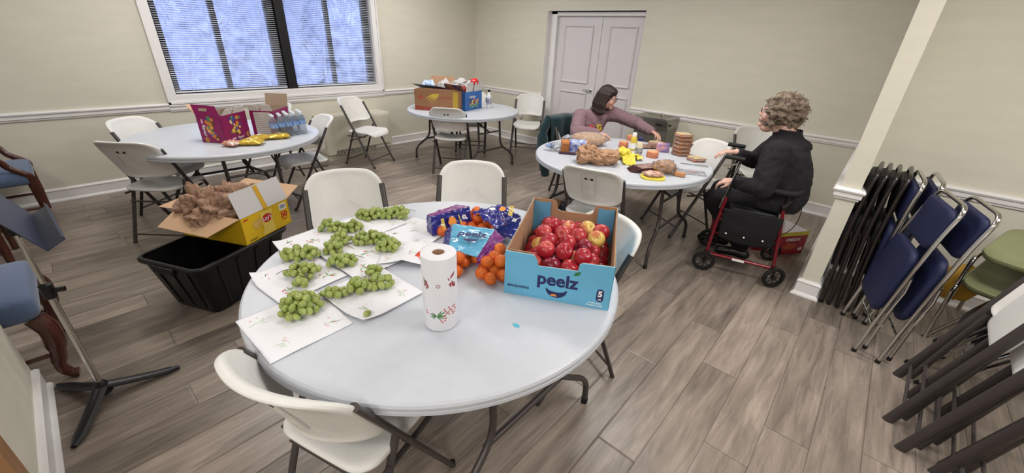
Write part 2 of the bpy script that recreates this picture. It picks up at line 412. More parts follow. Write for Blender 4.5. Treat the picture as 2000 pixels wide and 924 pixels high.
# ------------------------------------------------------------------ round tables
def make_table(label):
    t = thing('round_table', label, 'table')
    q = MB(); Rr = .763
    prof = [(.02, .690), (Rr - .05, .690), (Rr - .035, .694), (Rr - .006, .694), (Rr, .699), (Rr, .711), (Rr - .004, .7135), (Rr, .716), (Rr + .001, .727), (Rr - .003, .735), (Rr - .011, .740), (Rr - .05, .7405), (.3, .7405), (.02, .7405)]
    q.lathe(prof, 96); q.build('tabletop', tablep, t, angle=30)
    for s in (-1, 1):
        q = MB()
        for k in (-1, 1):
            q.tube(bend([(s * .50, k * .20, .69), (s * .53, k * .20, .30), (s * .57, k * .42, .16), (s * .575, k * .42, .0)], .09, 6), .0145, 12)
        q.tube([(s * .53, -.25, .272), (s * .53, .25, .272)], .013, 10)
        q.tube([(s * .50, -.22, .665), (s * .50, .22, .665)], .013, 10)
        q.build('leg_frame', dkmetal, t)
        for k in (-1, 1):
            q = MB(); q.lathe([(.0165, .0), (.0165, .03), (.015, .032)], 12, Matrix.Translation((s * .575, k * .42, 0))); q.build('foot_cap', blackm, t)
        q = MB(); q.tube([(s * .515, 0, .50), (s * .10, 0, .675)], .012, 8); q.tube([(s * .515, -.2, .50), (s * .515, .2, .50)], .010, 8); q.build('brace', dkmetal, t)
    q = MB(); q.box((0, .24, .677), (1.1, .03, .026)); q.box((0, -.24, .677), (1.1, .03, .026)); q.build('apron_rail', dkmetal, t, smooth=False)
    return t
T1 = make_table('nearest round white folding table, spread with grapes, mandarins and the apple box')
T1.location = (-1.228, .958, 0)
def tabcopy(label, x, y):
    c = copy_tree(T1); c['label'] = label; c.location = (x, y, 0); c['group'] = 'round white folding tables'; return c
T1['group'] = 'round white folding tables'
T2 = tabcopy('round white folding table under the window holding the magenta snack box and water bottles', -4.40, 1.035)
T3 = tabcopy('round white folding table where the two seated women make sandwiches', -1.612, 3.304)
T4 = tabcopy('round white folding table in the far corner holding the banana box', -4.3465, 3.871)
# ------------------------------------------------------------------ white folding chairs
def back_out(w, z0, z1, rt, rb, n=7):
    o = []
    for sx, z, r, a0 in ((1, z1, rt, 0), (-1, z1, rt, 90), (-1, z0, rb, 180), (1, z0, rb, 270)):
        for k in range(n + 1):
            a = math.radians(a0 + 90 * k / n); zz = z - r if z == z1 else z + r
            o.append((sx * (w / 2 - r) + r * math.cos(a), zz + r * .85 * math.sin(a)))
    m = []
    for i in range(len(o)):
        a, b = V(o[i]), V(o[(i + 1) % len(o)]); k = max(1, int((b - a).length / .045))
        for j in range(k): m.append(tuple(a + (b - a) * j / k))
    return m
def make_chair(label, m=None, frame_m=None):
    m = m or whitep; fm = frame_m or dkmetal
    t = thing('folding_chair', label, 'chair')
    yl = lambda z: .225 - .535 * z            # line of the uprights
    for s in (-1, 1):
        q = MB(); q.tube([(s * .226, yl(0), .0), (s * .226, yl(.60), .60), (s * .222, yl(.78), .78)], .0115, 12, ry=.017, up=(1, 0, 0)); q.build('upright', fm, t)
        q = MB(); q.tube([(s * .205, yl(.50) - .004, .50), (s * .205, -.245, 0)], .0105, 12, ry=.015, up=(1, 0, 0)); q.build('leg', fm, t)
        q = MB(); q.tube([(s * .212, -.150, .40), (s * .212, .06, .405), (s * .212, .12, .41)], .008, 8, ry=.012, up=(1, 0, 0)); q.build('seat_rail', fm, t)
        q = MB(); q.lathe([(.0135, 0), (.0135, .022), (.012, .024)], 10, Matrix.Translation((s * .226, yl(0), 0))); q.build('foot_cap', blackm, t)
    q = MB(); q.tube([(-.226, yl(.10), .10), (.226, yl(.10), .10)], .007, 8); q.build('stretcher', fm, t)
    q = MB(); q.tube([(-.205, -.222, .07), (.205, -.222, .07)], .007, 8); q.build('stretcher', fm, t)
    q = MB(); q.tube([(-.205, -.14, .33), (.205, -.14, .33)], .007, 8); q.build('stretcher', fm, t)
    # seat
    so = []
    for x, y in rrect(.405, .41, .075, 6): so.append((x * (1.0 + .10 * (y + .2)), y + .018))
    so2 = []
    for i in range(len(so)):
        a, b = V(so[i]), V(so[(i + 1) % len(so)]); k = max(1, int((b - a).length / .05))
        for j in range(k): so2.append(tuple(a + (b - a) * j / k))
    def sd(x, y, tt):
        dish = -.012 * max(0, 1 - (x / .19) ** 2) * (1 if tt > 0 else .6)
        fall = -.9 * max(0, y - .15) ** 2 / .1
        return (x, y, .438 + tt + dish + fall + .012)
    q = MB(); q.slab(so2, .017, deform=sd, prof=[(.02, .5), (.35, .5), (.6, .6), (.8, .9), (.92, 1), (.98, .7), (1, 0)])
    q.build('seat', m, t, sub=1)
    # backrest shell
    bo = [(x, z + max(0, z - .70) / .168 * (.016 - .30 * x * x)) for x, z in back_out(.466, .540, .862, .10, .06)]
    def bd(x, z, tt):
        c = -(.072 + .05 * (.86 - z) / .32) * (1 - (x / .235) ** 2) if abs(x) < .235 else 0
        e = max(0, z - .80) * -.18
        return (x * (1 - .06 * (.86 - z) / .32), yl(z) - .002 + tt + c + e, z)
    q = MB(); q.slab(bo, .0175, deform=bd, prof=[(.02, .38), (.4, .38), (.68, .40), (.80, .55), (.89, .95), (.95, 1), (.985, .65), (1, 0)])
    q.build('backrest', m, t, sub=1)
    # hand hold recess with slot at the back
    def onback(x, z, d): return V(bd(x, z, -.006 - d))
    q = MB(); z0, z1, xw = .640, .812, .062
    for a, b, c, d in ((-xw, xw, z1 - .004, z1 + .003), (-xw - .004, -xw + .002, z0, z1), (xw - .002, xw + .004, z0, z1)):
        q.rings([[onback(a, c, 0), onback(b, c, 0), onback(b, d, 0), onback(a, d, 0)], [onback(a, c, .0035), onback(b, c, .0035), onback(b, d, .0035), onback(a, d, .0035)]])
    q.build('recess_ridge', m, t)
    q = MB(); n = 10; pts = []
    q.rings([[onback(x, z, dd) for x, z in rrect(.068, .016, .006, 3, 0, .772)] for dd in (-.002, .0022)])
    q.build('hand_slot_shade', blackm, t)  # black inlay paints the shade inside the slot
    return t
CG = 'white plastic folding chairs'
CH = make_chair('')
def chair(x, y, a, label, first=[CH]):
    c = CH if first else copy_tree(CH)
    if first: first.clear()
    c.location = (x, y, 0); c.rotation_euler = (0, 0, a); c['label'] = label; c['group'] = CG; return c
chair(-5.10, 2.807, 5.12, 'white folding chair in front of the wall heater under the window')
chair(-4.129, 3.471, 6.917 - 2 * PI, 'white folding chair seen from behind, in front of the banana box table')
chair(-4.125, 5.02, 3.72, 'white folding chair by the back wall next to the double doors')
chair(-4.80, 4.44, 3.86, 'white folding chair behind the banana box, its seat just showing beneath the far table')
chair(-4.82, .60, 5.376, 'white folding chair behind the left end of the magenta box table, nearest the wall')
chair(-4.249, .47, .745, 'white folding chair seen from behind with oval hand slot, beside the black tote')
chair(-4.261, 1.613, 9.316 - 2 * PI, 'white folding chair in profile at the right end of the water bottle table')
chair(-5.221, 1.597, 3.446, 'white folding chair behind the water bottles, only its rounded top showing above them')
chair(-1.03, .415, .29, 'nearest white folding chair, curved backrest in the foreground at the bottom edge')
chair(-2.145, 1.005, 4.305, 'white folding chair behind the grapes, right of the open yellow chips box')
chair(-1.83, 1.68, 3.90, 'white folding chair behind the purple mandarin bags, second across the near table')
chair(-.925, 1.50, 2.70, 'white folding chair behind and right of the blue apple box')
chair(-1.464, 2.692, .244, 'white folding chair seen from behind in front of the brown grocery bag')
chair(-1.216, 3.92, 2.62, 'white folding chair behind the stack of wrapped sandwiches')
chair(-.87, 5.10, 3.8, 'white folding chair against the back wall, partly hidden by the woman in black')
chair(-2.42, 3.90, 4.343, 'white folding chair with a dark green coat, under the woman in the sweatshirt')
# ------------------------------------------------------------------ wall heater
hm = mat('cream_enamel', (206, 202, 186), .45, var=.01)
t = thing('wall_heater', 'cream floor-standing heater cabinet with grille beneath the window', 'heater', (XL + .005, 2.40, 0))
q = MB(); q.box((.165, .50, .335), (.33, 1.0, .50)); q.build('cabinet', hm, t, bev=.008, smooth=False)
q = MB(); q.box((.15, .50, .045), (.27, .97, .09)); q.build('plinth', hm, t, smooth=False)
q = MB(); q.box((.337, .54, .352), (.012, .84, .42)); q.build('front_panel', hm, t, bev=.004, smooth=False)
q = MB(); q.box((.331, .42, .105), (.004, .62, .055)); q.build('grille_shade', blackm, t, smooth=False)  # flat black plate paints the shade behind the grille bars
q = MB()
for i in range(30): q.box((.333, .12 + i * .0207, .105), (.008, .008, .056))
q.build('grille', hm, t, smooth=False)
q = MB(); q.box((.17, .83, .586), (.10, .16, .006)); q.build('control_panel', blackm, t, smooth=False)
q = MB(); q.box((.17, .52, .588), (.28, .9, .008)); q.build('top_cover', hm, t, bev=.002, smooth=False)
# ------------------------------------------------------------------ near table: apple box
TZ = .7408
def flat(q, out, M, d=.0006):
    """thin decal polygon: outline in the XY plane of M"""
    q.rings([[M @ V((x, y, 0)) for x, y in out], [M @ V((x, y, d)) for x, y in out]])
navy = mat('navy_ink', (32, 34, 92), .4); bluebox = mat('sky_blue_carton', (104, 178, 214), .45, var=.03, vs=9)
bluein = mat('sky_blue_flap', (94, 160, 200), .5, var=.03, vs=15)
greenl = mat('leaf_green_ink', (40, 120, 70), .5); orangei = mat('orange_ink', (240, 150, 60), .5)
ang = math.atan2(.469, .883)
bx = thing('fruit_box', 'sky blue open cardboard mandarin box filled with apples on the near table', 'box', (-.888, .996, TZ), ang)
BW, BD, BH = .405, .54, .188
def wall_poly(q, out, M, th=.005): q.rings([[M @ V((x, y, 0)) for x, y in out], [M @ V((x, y, th)) for x, y in out]])
fm_ = frame((1, 0, 0), (0, 0, 1), (0, 0, 0))           # x right, z up; normal -y
notch = [(0, 0), (BW, 0), (BW, BH), (.292, BH - .004), (.280, BH - .012), (.276, BH - .040), (.128, BH - .045), (.120, BH - .018), (.108, BH - .002), (0, BH)]
q = MB(); wall_poly(q, notch, fm_); q.build('front_wall', bluebox, bx, smooth=False)
q = MB(); wall_poly(q, [(x * .985 + .003, y - .003) for x, y in notch], Matrix.Translation((0, .008, 0)) @ fm_, .004); q.build('front_lining', cardm, bx, smooth=False)
hb = BH + .02
nb = [(0, 0), (BW, 0), (BW, hb), (.315, hb), (.300, hb - .01), (.292, hb - .045), (.28, hb - .052), (.135, hb - .052), (.122, hb - .045), (.115, hb - .01), (.100, hb), (0, hb)]
q = MB(); wall_poly(q, nb, Matrix.Translation((0, BD, 0)) @ fm_); q.build('back_wall', cardm, bx, smooth=False)
for x in (0, BW - .005):
    q = MB(); M = frame((0, 1, 0), (0, 0, 1), (x, 0, 0))
    o = [(0, 0), (BD, 0), (BD, hb), (BD * .6, BH + .006), (BD * .3, BH + .004), (0, BH)]
    wall_poly(q, o, M); q.build('side_wall', [cardm], bx, smooth=False)
    q = MB(); wall_poly(q, [(a, b) for a, b in o], Matrix.Translation((-.0012 if x == 0 else .0062, 0, 0)) @ M, .001); q.build('side_print', bluebox, bx, smooth=False)
for x0, x1 in ((.006, .092), (.318, .398)):
    q = MB(); wall_poly(q, [(x0, .0), (x1, .0), (x1 - .003, hb - .012), (x0 + .03, hb - .016), (x0, hb - .010)], Matrix.Translation((0, BD - .010, 0)) @ fm_, .003); q.build('corner_flap', bluein, bx, smooth=False)
q = MB(); q.box((BW / 2, BD / 2, .003), (BW, BD, .005)); q.build('base', cardm, bx, smooth=False)
q = MB(); wall_poly(q, [(.0, BH - .022), (.012, BH - .002), (.10, BH - .004), (.10, BH - .012), (.03, BH - .012)], Matrix.Translation((0, .02, 0)) @ fm_, .004)
q.build('torn_edge', cardm, bx, smooth=False)
fo = Matrix.Translation((0, -.0065, 0)) @ fm_
def fp(x, y): return fo @ Matrix.Translation((x, y, 0))
# print stays on the -y side: flip so letters face out
def FP(x, y): return Matrix.Translation((x, -.0053, y)) @ Matrix.Rotation(PI / 2, 4, 'X')
text('peelz', .074, navy, bx, FP(.205, .092), bold=.0022, name='logo_lettering')
text('MANDARINS', .0150, navy, bx, FP(.056, .040), bold=.0004); text('5', .034, whiteprint, bx, Matrix.Translation((0, -.0008, 0)) @ FP(.368, .066), bold=.0014)
q = MB(); flat(q, rrect(.027, .055, .012, 5), FP(.368, .060)); q.build('weight_badge', navy, bx)
text('LBS', .0085, whiteprint, bx, Matrix.Translation((0, -.0008, 0)) @ FP(.368, .042), bold=.0003)
text('sweet, juicy\n& easy to peel', .0105, whiteprint, bx, FP(.352, .019), align='CENTER', bold=.0002)
q = MB(); n = 14; o = []
for k in range(n + 1):
    a = PI + PI * k / n; o.append((.205 + .041 * math.cos(a), .054 + .036 * math.sin(a)))
for k in range(n + 1):
    a = 2 * PI - PI * k / n; o.append((.205 + .036 * math.cos(a), .056 + .014 * math.sin(a)))
flat(q, o, FP(0, 0)); q.build('smile_emblem', navy, bx)
q = MB(); o = [(.196 + .013 * math.cos(a * PI / 8), .024 + .009 * math.sin(a * PI / 8)) for a in range(9)]; flat(q, o, Matrix.Translation((0, -.0007, 0)) @ FP(0, 0)); q.build('orange_slice', orangei, bx)
q = MB(); flat(q, [(.262, .128), (.268, .140), (.282, .147), (.288, .147), (.286, .136), (.276, .128)], FP(0, 0)); q.build('leaf_emblem', greenl, bx)
# ------------------------------------------------------------------ apples
def apple_mat(name, base, patch, lo, hi):
    m = mat(name, base, .30, coat=.12, spec=.5); nt = m.node_tree; n = nt.nodes; l = nt.links; b = n['Principled BSDF']
    tc = n.new('ShaderNodeTexCoord'); oi = n.new('ShaderNodeObjectInfo')
    ad = n.new('ShaderNodeVectorMath'); ad.operation = 'ADD'; l.new(tc.outputs['Object'], ad.inputs[0])
    sc = n.new('ShaderNodeVectorMath'); sc.operation = 'SCALE'; sc.inputs['Scale'].default_value = 7
    cb = n.new('ShaderNodeCombineXYZ'); l.new(oi.outputs['Random'], cb.inputs[0]); l.new(cb.outputs[0], sc.inputs[0]); l.new(sc.outputs[0], ad.inputs[1])
    t = n.new('ShaderNodeTexNoise'); t.inputs['Scale'].default_value = 14; t.inputs['Detail'].default_value = 2; l.new(ad.outputs[0], t.inputs['Vector'])
    mp = n.new('ShaderNodeMapping'); mp.inputs['Scale'].default_value = (260, 260, 20); l.new(tc.outputs['Object'], mp.inputs['Vector'])
    t2 = n.new('ShaderNodeTexNoise'); t2.inputs['Scale'].default_value = 1; l.new(mp.outputs[0], t2.inputs['Vector'])
    mm = n.new('ShaderNodeMath'); mm.operation = 'MULTIPLY_ADD'; mm.inputs[1].default_value = .16; l.new(t2.outputs['Fac'], mm.inputs[0]); l.new(t.outputs['Fac'], mm.inputs[2])
    cr = n.new('ShaderNodeValToRGB'); e = cr.color_ramp.elements; e[0].position = lo; e[1].position = hi
    e[0].color = lin(base); e[1].color = lin(patch); q = e.new((lo + hi) / 2); q.color = lin([(a * .6 + b_ * .4) for a, b_ in zip(base, patch)])
    l.new(mm.outputs[0], cr.inputs['Fac']); l.new(cr.outputs[0], b.inputs['Base Color']); return m
am = [apple_mat('apple_red_skin', (160, 26, 46), (204, 92, 82), .5, .80), apple_mat('apple_blush_skin', (176, 42, 54), (214, 158, 100), .50, .76), apple_mat('apple_dark_skin', (112, 14, 42), (158, 34, 54), .5, .8), apple_mat('apple_yellow_skin', (190, 84, 62), (212, 184, 98), .42, .66)]
stemm = mat('brown_stem', (86, 62, 36), .7)
def make_apple(m, lab):
    t = thing('apple', lab, 'apple')
    q = MB(); pr = []
    r = .038
    for i in range(19):
        a = PI * i / 18
        rr = r * (math.sin(a) ** .9) * (1.02 + .07 * math.cos(a)) ; z = -math.cos(a) * r * .93
        if i > 13: z -= .011 * ((i - 13) / 5) ** 2.2
        if i < 4: z += .006 * ((4 - i) / 4) ** 2
        pr.append((max(rr, .0004), z))
    q.lathe(pr[::1], 22); q.build('flesh', m, t)
    q = MB(); q.tube([(0, 0, .018), (.001, 0, .028), (.004, .001, .038)], [.0012, .0010, .0015], 6); q.build('stem', stemm, t)
    return t
AG = 'apples in the blue fruit box'
LB = ['shiny red apple in the blue mandarin box', 'red and yellow blushed apple in the blue mandarin box', 'dark crimson apple in the blue mandarin box', 'mostly yellow apple in the blue mandarin box']
AP = [make_apple(am[i], LB[i]) for i in range(4)]
used = [0] * 4
rr = random.Random(3)
def put_apple(x, y, z, k):
    o = AP[k] if not used[k] else copy_tree(AP[k]); used[k] = 1
    c, s = math.cos(ang), math.sin(ang)
    o.location = (-.888 + c * x - s * y, .996 + s * x + c * y, TZ + z); o['group'] = AG
    o.rotation_euler = (rr.uniform(-1.0, 1.0), rr.uniform(-1.0, 1.0), rr.uniform(0, 6.28)); s_ = rr.uniform(.94, 1.04); o.scale = (s_, s_, s_ * .97)
def kind(): return rr.choice((0, 0, 0, 1, 1, 2, 0, 1, 3))
for j in range(6):
    for i in range(5): put_apple(.051 + i * .0755, .058 + j * .080, .043, kind())
for j in range(6):
    for i in range(4): put_apple(.090 + i * .0755, .098 + j * .078 , .098, kind())
for x, y in ((.13, .14), (.205, .145), (.28, .13), (.13, .22), (.21, .225), (.29, .22), (.10, .30), (.175, .31), (.25, .305), (.33, .30), (.20, .385), (.28, .39), (.12, .39), (.34, .38)): 
    put_apple(x + rr.uniform(-.006, .006), y + rr.uniform(-.005, .005), .142, kind())
# ------------------------------------------------------------------ paper towels, roll
towelm = mat('paper_towel', (226, 226, 232), .85, bump=.15, bs=160)
redp = mat('faded_red_print', (214, 110, 112), .8); grnp = mat('faded_green_print', (130, 170, 118), .8); pinkp = mat('pale_pink_print', (222, 190, 200), .8); maroonp = mat('maroon_print', (150, 50, 62), .8); green2 = mat('sprig_green_print', (88, 130, 84), .8)
def heart(cx, cy, s, a=0):
    o = []
    for k in range(12):
        t = 2 * PI * k / 12; x = 16 * math.sin(t) ** 3; y = 13 * math.cos(t) - 5 * math.cos(2 * t) - 2 * math.cos(3 * t) - math.cos(4 * t)
        x, y = x * s / 16, y * s / 16; o.append((cx + x * math.cos(a) - y * math.sin(a), cy + x * math.sin(a) + y * math.cos(a)))
    return o
def leaf2(cx, cy, L, w, a):
    o = []
    for k in range(5): t = k / 4; o.append((L * t, w * math.sin(PI * t) * .5 + .15 * L * t * t))
    for k in range(3, 0, -1): t = k / 4; o.append((L * t, -w * math.sin(PI * t) * .5 + .15 * L * t * t))
    return [(cx + x * math.cos(a) - y * math.sin(a), cy + x * math.sin(a) + y * math.cos(a)) for x, y in o]
TS = random.Random(21)
def towel(cx, cy, w, h, a, z, label, strong, curl=None):
    t = thing('paper_towel', label, 'paper towel', (cx, cy, TZ + z), a, 'paper towels under the grapes')
    sd = TS.uniform(0, 50)
    def fn(u, v):
        x = (u - .5) * w; y = (v - .5) * h
        zz = .0022 * noise.noise(V((x * 9 + sd, y * 9, 0))) + .0022
        e = max(0, abs(v - .5) - .44) / .06
        zz += .003 * e * max(0, noise.noise(V((x * 14, sd, 3))))
        if curl:
            d = max(0, 1 - math.hypot(u - curl[0], v - curl[1]) / curl[2]); zz += curl[3] * d * d; x -= (curl[0] - .5) * .03 * d; y -= (curl[1] - .5) * .03 * d
        return (x, y, max(zz, .0002))
    q = MB(); q.grid(fn, 28, 28); q.build('sheet', towelm, t, solid=.0004)
    for m, nm, items in ((redp if strong else pinkp, 'flower_print', 'h'), (grnp if strong else mat('pale_green_print', (206, 222, 204), .8), 'leaf_print', 'l')):
        q = MB(); rs = random.Random(int(sd * 100))
        for sx, sy in ((-.3, -.3), (.28, -.26), (-.05, .05), (.3, .3), (-.3, .32)):
            for k in range(5 if items == 'h' else 4):
                x = sx * w + rs.uniform(-.03, .03); y = sy * h + rs.uniform(-.022, .022)
                o = heart(x, y, rs.uniform(.003, .006), rs.uniform(0, 6)) if items == 'h' else leaf2(sx * w, sy * h, rs.uniform(.02, .04), .006, rs.uniform(0, 6))
                M = Matrix.Translation((0, 0, fn(min(1, max(0, o[0][0] / w + .5)), min(1, max(0, o[0][1] / h + .5)))[2] + .0009))
                flat(q, o, M, .0002)
        q.build(nm, m, t, smooth=False)
    return t
towel(-1.262, .345, .29, .27, .02, .0008, 'paper towel with grape bunch, its pointed corner hanging at the near left table edge', 0)
towel(-1.235, .620, .29, .27, .06, .0052, 'paper towel under the long grape bunch left of the towel roll', 0, (1, 0, .3, .004))
towel(-1.545, .470, .29, .27, .10, .0035, 'printed paper towel with red and green flowers at the left table edge', 1, (0, 0, .35, .022))
towel(-1.505, .760, .30, .29, .04, .0080, 'paper towel with green sprig print in the middle of the grapes', 1, (1, 1, .3, .006))
towel(-1.780, .640, .27, .27, .16, .0065, 'printed paper towel at the far left table edge with upturned corner', 1, (0, 0, .4, .02))
towel(-1.790, .930, .27, .29, .10, .0100, 'paper towel beneath the farthest grape bunches', 0, (1, .1, .4, .015))
towel(-1.56, 1.06, .28, .27, .24, .0040, 'bare paper towel between the far grapes and the purple mandarin bag', 0, (0, 0, .3, .012))
towel(-1.375, .905, .26, .22, .75, .0125, 'creased paper towel behind the towel roll with one raised edge', 0, (.4, 0, .5, .02))
rollt = thing('paper_towel_roll', 'upright white paper towel roll printed with red flowers, butterfly and sprigs', 'paper towel roll', (-.917, .702, TZ))
q = MB(); q.lathe([(.0205, .002), (.0565, .002), (.0582, .006), (.0582, .274), (.0572, .2785), (.0540, .2795), (.0205, .2795), (.0203, .26), (.0203, .002)], 56, cap=False); q.build('roll', towelm, rollt, angle=50)
q = MB(); q.lathe([(.0202, .004), (.0202, .277), (.0188, .2775), (.0188, .004)], 32, cap=False); q.build('core', cardm, rollt)
def ondrum(q, out, a0):
    rr_ = .0585
    q.rings([[(rad * math.cos(a0 + x / .058), rad * math.sin(a0 + x / .058), y) for x, y in out] for rad in (rr_, rr_ + .0003)])
A0 = math.atan2(-.70, .917)
q = MB()
for (x, y, s) in ((-.046, .186, .006), (-.053, .181, .005), (-.041, .179, .005), (-.048, .194, .006), (-.046, .172, .005)): ondrum(q, heart(x, y, s, x * 90), A0)
for k in range(5): ondrum(q, heart(-.006 + .0055 * math.cos(k * 1.257), .184 + .0055 * math.sin(k * 1.257), .0025, 0), A0)
for o in ([(.036, .203), (.050, .212), (.056, .225), (.044, .219), (.036, .209)], [(.034, .190), (.030, .182), (.038, .171), (.040, .186)], [(.042, .195), (.058, .180), (.056, .166), (.044, .172), (.040, .188)], [(.033, .202), (.026, .212), (.030, .197)]): ondrum(q, o, A0)
q.build('butterfly_print', maroonp, rollt, smooth=False)
q = MB()
for k in range(17):
    ondrum(q, heart(.012 + .0125 * (k % 4) + (k % 3) * .003, .092 - .009 * (k // 4) + .004 * (k % 2), .0036, .5), A0)
for (x, y) in ((-.052, .080), (-.050, .072), (-.001, .048), (.004, .041), (.012, .047)): ondrum(q, heart(x, y, .0034, 1), A0)
q.build('heart_print', redp if False else mat('red_print', (198, 62, 66), .8), rollt, smooth=False)
q = MB()
for a, L in ((.15, .050), (.45, .040), (.8, .028), (-.1, .034), (2.8, .028), (2.4, .022), (-.5, .03), (3.3, .026), (-1.0, .02), (3.7, .02)): ondrum(q, leaf2(-.014, .066, L, .0045, a), A0)
ondrum(q, leaf2(-.056, .170, .04, .006, 1.5), A0)
q.build('sprig_print', green2, rollt, smooth=False)
# ------------------------------------------------------------------ grapes
grapem = mat('green_grape_skin', (162, 174, 98), .22, spec=.55, sss=.15, rgb2=(126, 144, 66), vs=30, coat=.2)
gs = mat('grape_stem', (112, 92, 48), .7)
q = MB(); q.ell((0, 0, 0), (.0122, .0122, .0145), u=12, w=8); g0 = q.build('grape', grapem); gm = g0.data; bpy.data.objects.remove(g0)
def bunch(cx, cy, parts, n, label, stem=None, seed=0):
    rs = random.Random(seed + 40)
    t = thing('grape_bunch', label, 'grapes', (cx, cy, TZ + .011), group='green grape bunches')
    pts = []; tries = 0
    while len(pts) < n and tries < 6000:
        tries += 1
        ox, oy, a, rx, ry, h = rs.choice(parts)
        u = rs.uniform(-1, 1); v = rs.uniform(-1, 1); w_ = rs.random()
        if u * u + v * v + w_ * w_ > 1: continue
        x = u * rx; y = v * ry; p = V((ox + x * math.cos(a) - y * math.sin(a), oy + x * math.sin(a) + y * math.cos(a), .0115 + w_ * h * .85))
        if all((p - k).length > .0222 for k in pts): pts.append(p)
    for p in pts:
        o = bpy.data.objects.new('grape', gm); COL.objects.link(o); o.parent = t; o.location = p
        o.rotation_euler = (rs.uniform(-1.2, 1.2), rs.uniform(-1.2, 1.2), rs.uniform(0, 6)); s = rs.uniform(.98, 1.22); o.scale = (s, s, s)
    q = MB()
    ends = stem or [(.09, .02)]
    q.tube(catmull([(parts[0][0], parts[0][1], .025), (ends[0][0] * .6, ends[0][1] * .6, .03), (ends[0][0], ends[0][1], .012)], 5), .0013, 6)
    q.build('stem', gs, t)
    for k, p in enumerate(pts[::3]):
        c = V((parts[k % len(parts)][0], parts[k % len(parts)][1], .02)); q = MB(); q.tube([c, (c + p) / 2 + V((0, 0, .006)), p], .0009, 5); q.build('stalk', gs, t)
    return t
bunch(-1.300, .385, [(0, 0, 0, .066, .062, .062)], 42, 'rounded grape bunch nearest the front left corner of the paper towels', [(-.075, -.05)], 1)
bunch(-1.300, .508, [(0, 0, .6, .042, .022, .018)], 9, 'smallest grape bunch, nine grapes between the two front bunches', [(.045, .06)], 2)
bunch(-1.245, .615, [(-.03, -.035, .9, .045, .036, .045), (.0, .045, .9, .06, .034, .035), (-.09, .08, .6, .03, .03, .03)], 50, 'long grape bunch directly left of the paper towel roll', [(-.13, .11)], 3)
bunch(-1.525, .490, [(0, 0, .8, .065, .04, .04), (.07, -.035, .5, .03, .02, .02)], 32, 'grape bunch with a thin upright stalk behind the front rounded one', [(-.06, -.08)], 4)
bunch(-1.500, .640, [(0, 0, .8, .06, .036, .036)], 26, 'flat grape bunch in the centre above the red printed flowers', [(.03, .085)], 5)
bunch(-1.675, .545, [(0, 0, .8, .082, .042, .04)], 38, 'grape bunch at the left table edge beside a red printed flower', [(.09, .12)], 6)
bunch(-1.625, .665, [(0, 0, .8, .045, .03, .045)], 16, 'small grape bunch tucked behind the left edge bunch', [(.05, .07)], 7)
bunch(-1.775, .830, [(0, 0, 1.2, .055, .042, .045), (-.08, -.065, .9, .048, .036, .05)], 46, 'grape bunch spread along the far left edge near the white chair', [(.06, .03)], 8)
bunch(-1.690, .730, [(0, 0, .8, .042, .034, .036)], 16, 'grape bunch just in front of the far left one', [(.05, .05)], 9)
bunch(-1.600, .835, [(0, 0, 1.0, .075, .04, .05)], 36, 'steep grape bunch in the middle of the far towels', [(-.02, .09)], 10)
bunch(-1.475, .850, [(0, 0, .6, .052, .045, .05)], 32, 'grape bunch with an upright stem nearest the purple mandarin bag side', [(-.06, .05)], 11)
bunch(-1.840, .985, [(0, 0, .9, .06, .046, .05), (.03, .045, .9, .05, .035, .04), (-.05, -.03, 0, .035, .03, .04)], 46, 'farthest left grape bunch close to the table rim', [(.06, .1)], 12)
bunch(-1.770, 1.085, [(0, 0, 1.0, .07, .045, .055)], 36, 'farthest grape bunch with a curved stem to its right', [(.02, .11)], 13)
t = thing('grape', 'single loose green grape lying on a paper towel left of the roll', 'grape', (-1.115, .533, TZ + .019))
q = MB(); q.ell((0, 0, 0), (.0117, .0145, .0117), u=14, w=10); q.build('berry', grapem, t); q = MB(); q.ell((0, .0145, 0), .0012, u=6, w=4); q.build('stem_scar', gs, t)
q = MB()
for x, y, a in ((0, 0, .3), (.012, .008, 1.2)): q.tube([(x, y, 0), (x + .008 * math.cos(a), y + .008 * math.sin(a), .001)], .0008, 5)
sc = q.build('grape_twig', stemm); sc.location = (-1.175, .475, TZ + .012); tag(sc, 'tiny dark grape twig scrap on the towel near the loose grape', 'twig')
q = MB(); o = []
for k in range(14): o.append((.013 * math.cos(k * .4488) * (1 + .3 * math.sin(k * 2)), .009 * math.sin(k * .4488) * (1 + .25 * math.cos(k * 3))))
q.prism(o, 0, .0006); sc = q.build('plastic_scrap', mat('blue_scrap', (90, 180, 205), .4)); sc.location = (-.715, .872, TZ + .0003); tag(sc, 'small torn light blue scrap on the bare near table', 'scrap')
# ------------------------------------------------------------------ mandarins
def peel(name, c):
    m = mat(name, c, .38, spec=.5, rgb2=tuple(int(v * .93) for v in c), vs=12, bump=.4, bs=420); return m
om = peel('mandarin_peel', (238, 124, 46))
q = MB(); q.ell((0, 0, 0), (.0265, .0265, .0232), u=20, w=14)
for v in q.b.verts:
    d = math.hypot(v.co.x, v.co.y)
    if v.co.z > 0 and d < .008: v.co.z -= .002 * (1 - d / .008)
MAN = thing('mandarin', '', 'mandarin'); q.build('peel', om, MAN)
q = MB(); q.lathe([(.0026, .0205), (.002, .0222), (.0004, .0226)], 8); q.build('calyx', greenl, MAN)
netm = mat('red_net', (214, 52, 42), .4); netp = mat('magenta_net', (186, 42, 110), .4)
film = mat('purple_film', (44, 44, 128), .22, coat=.4, var=.12, vs=20); filmb = mat('light_blue_film', (96, 170, 206), .22, coat=.4, var=.05, vs=18); yel = mat('yellow_print', (236, 206, 92), .5)
pinkf = mat('purple_net_film', (120, 46, 120), .35, var=.15, vs=60)
first = [1]
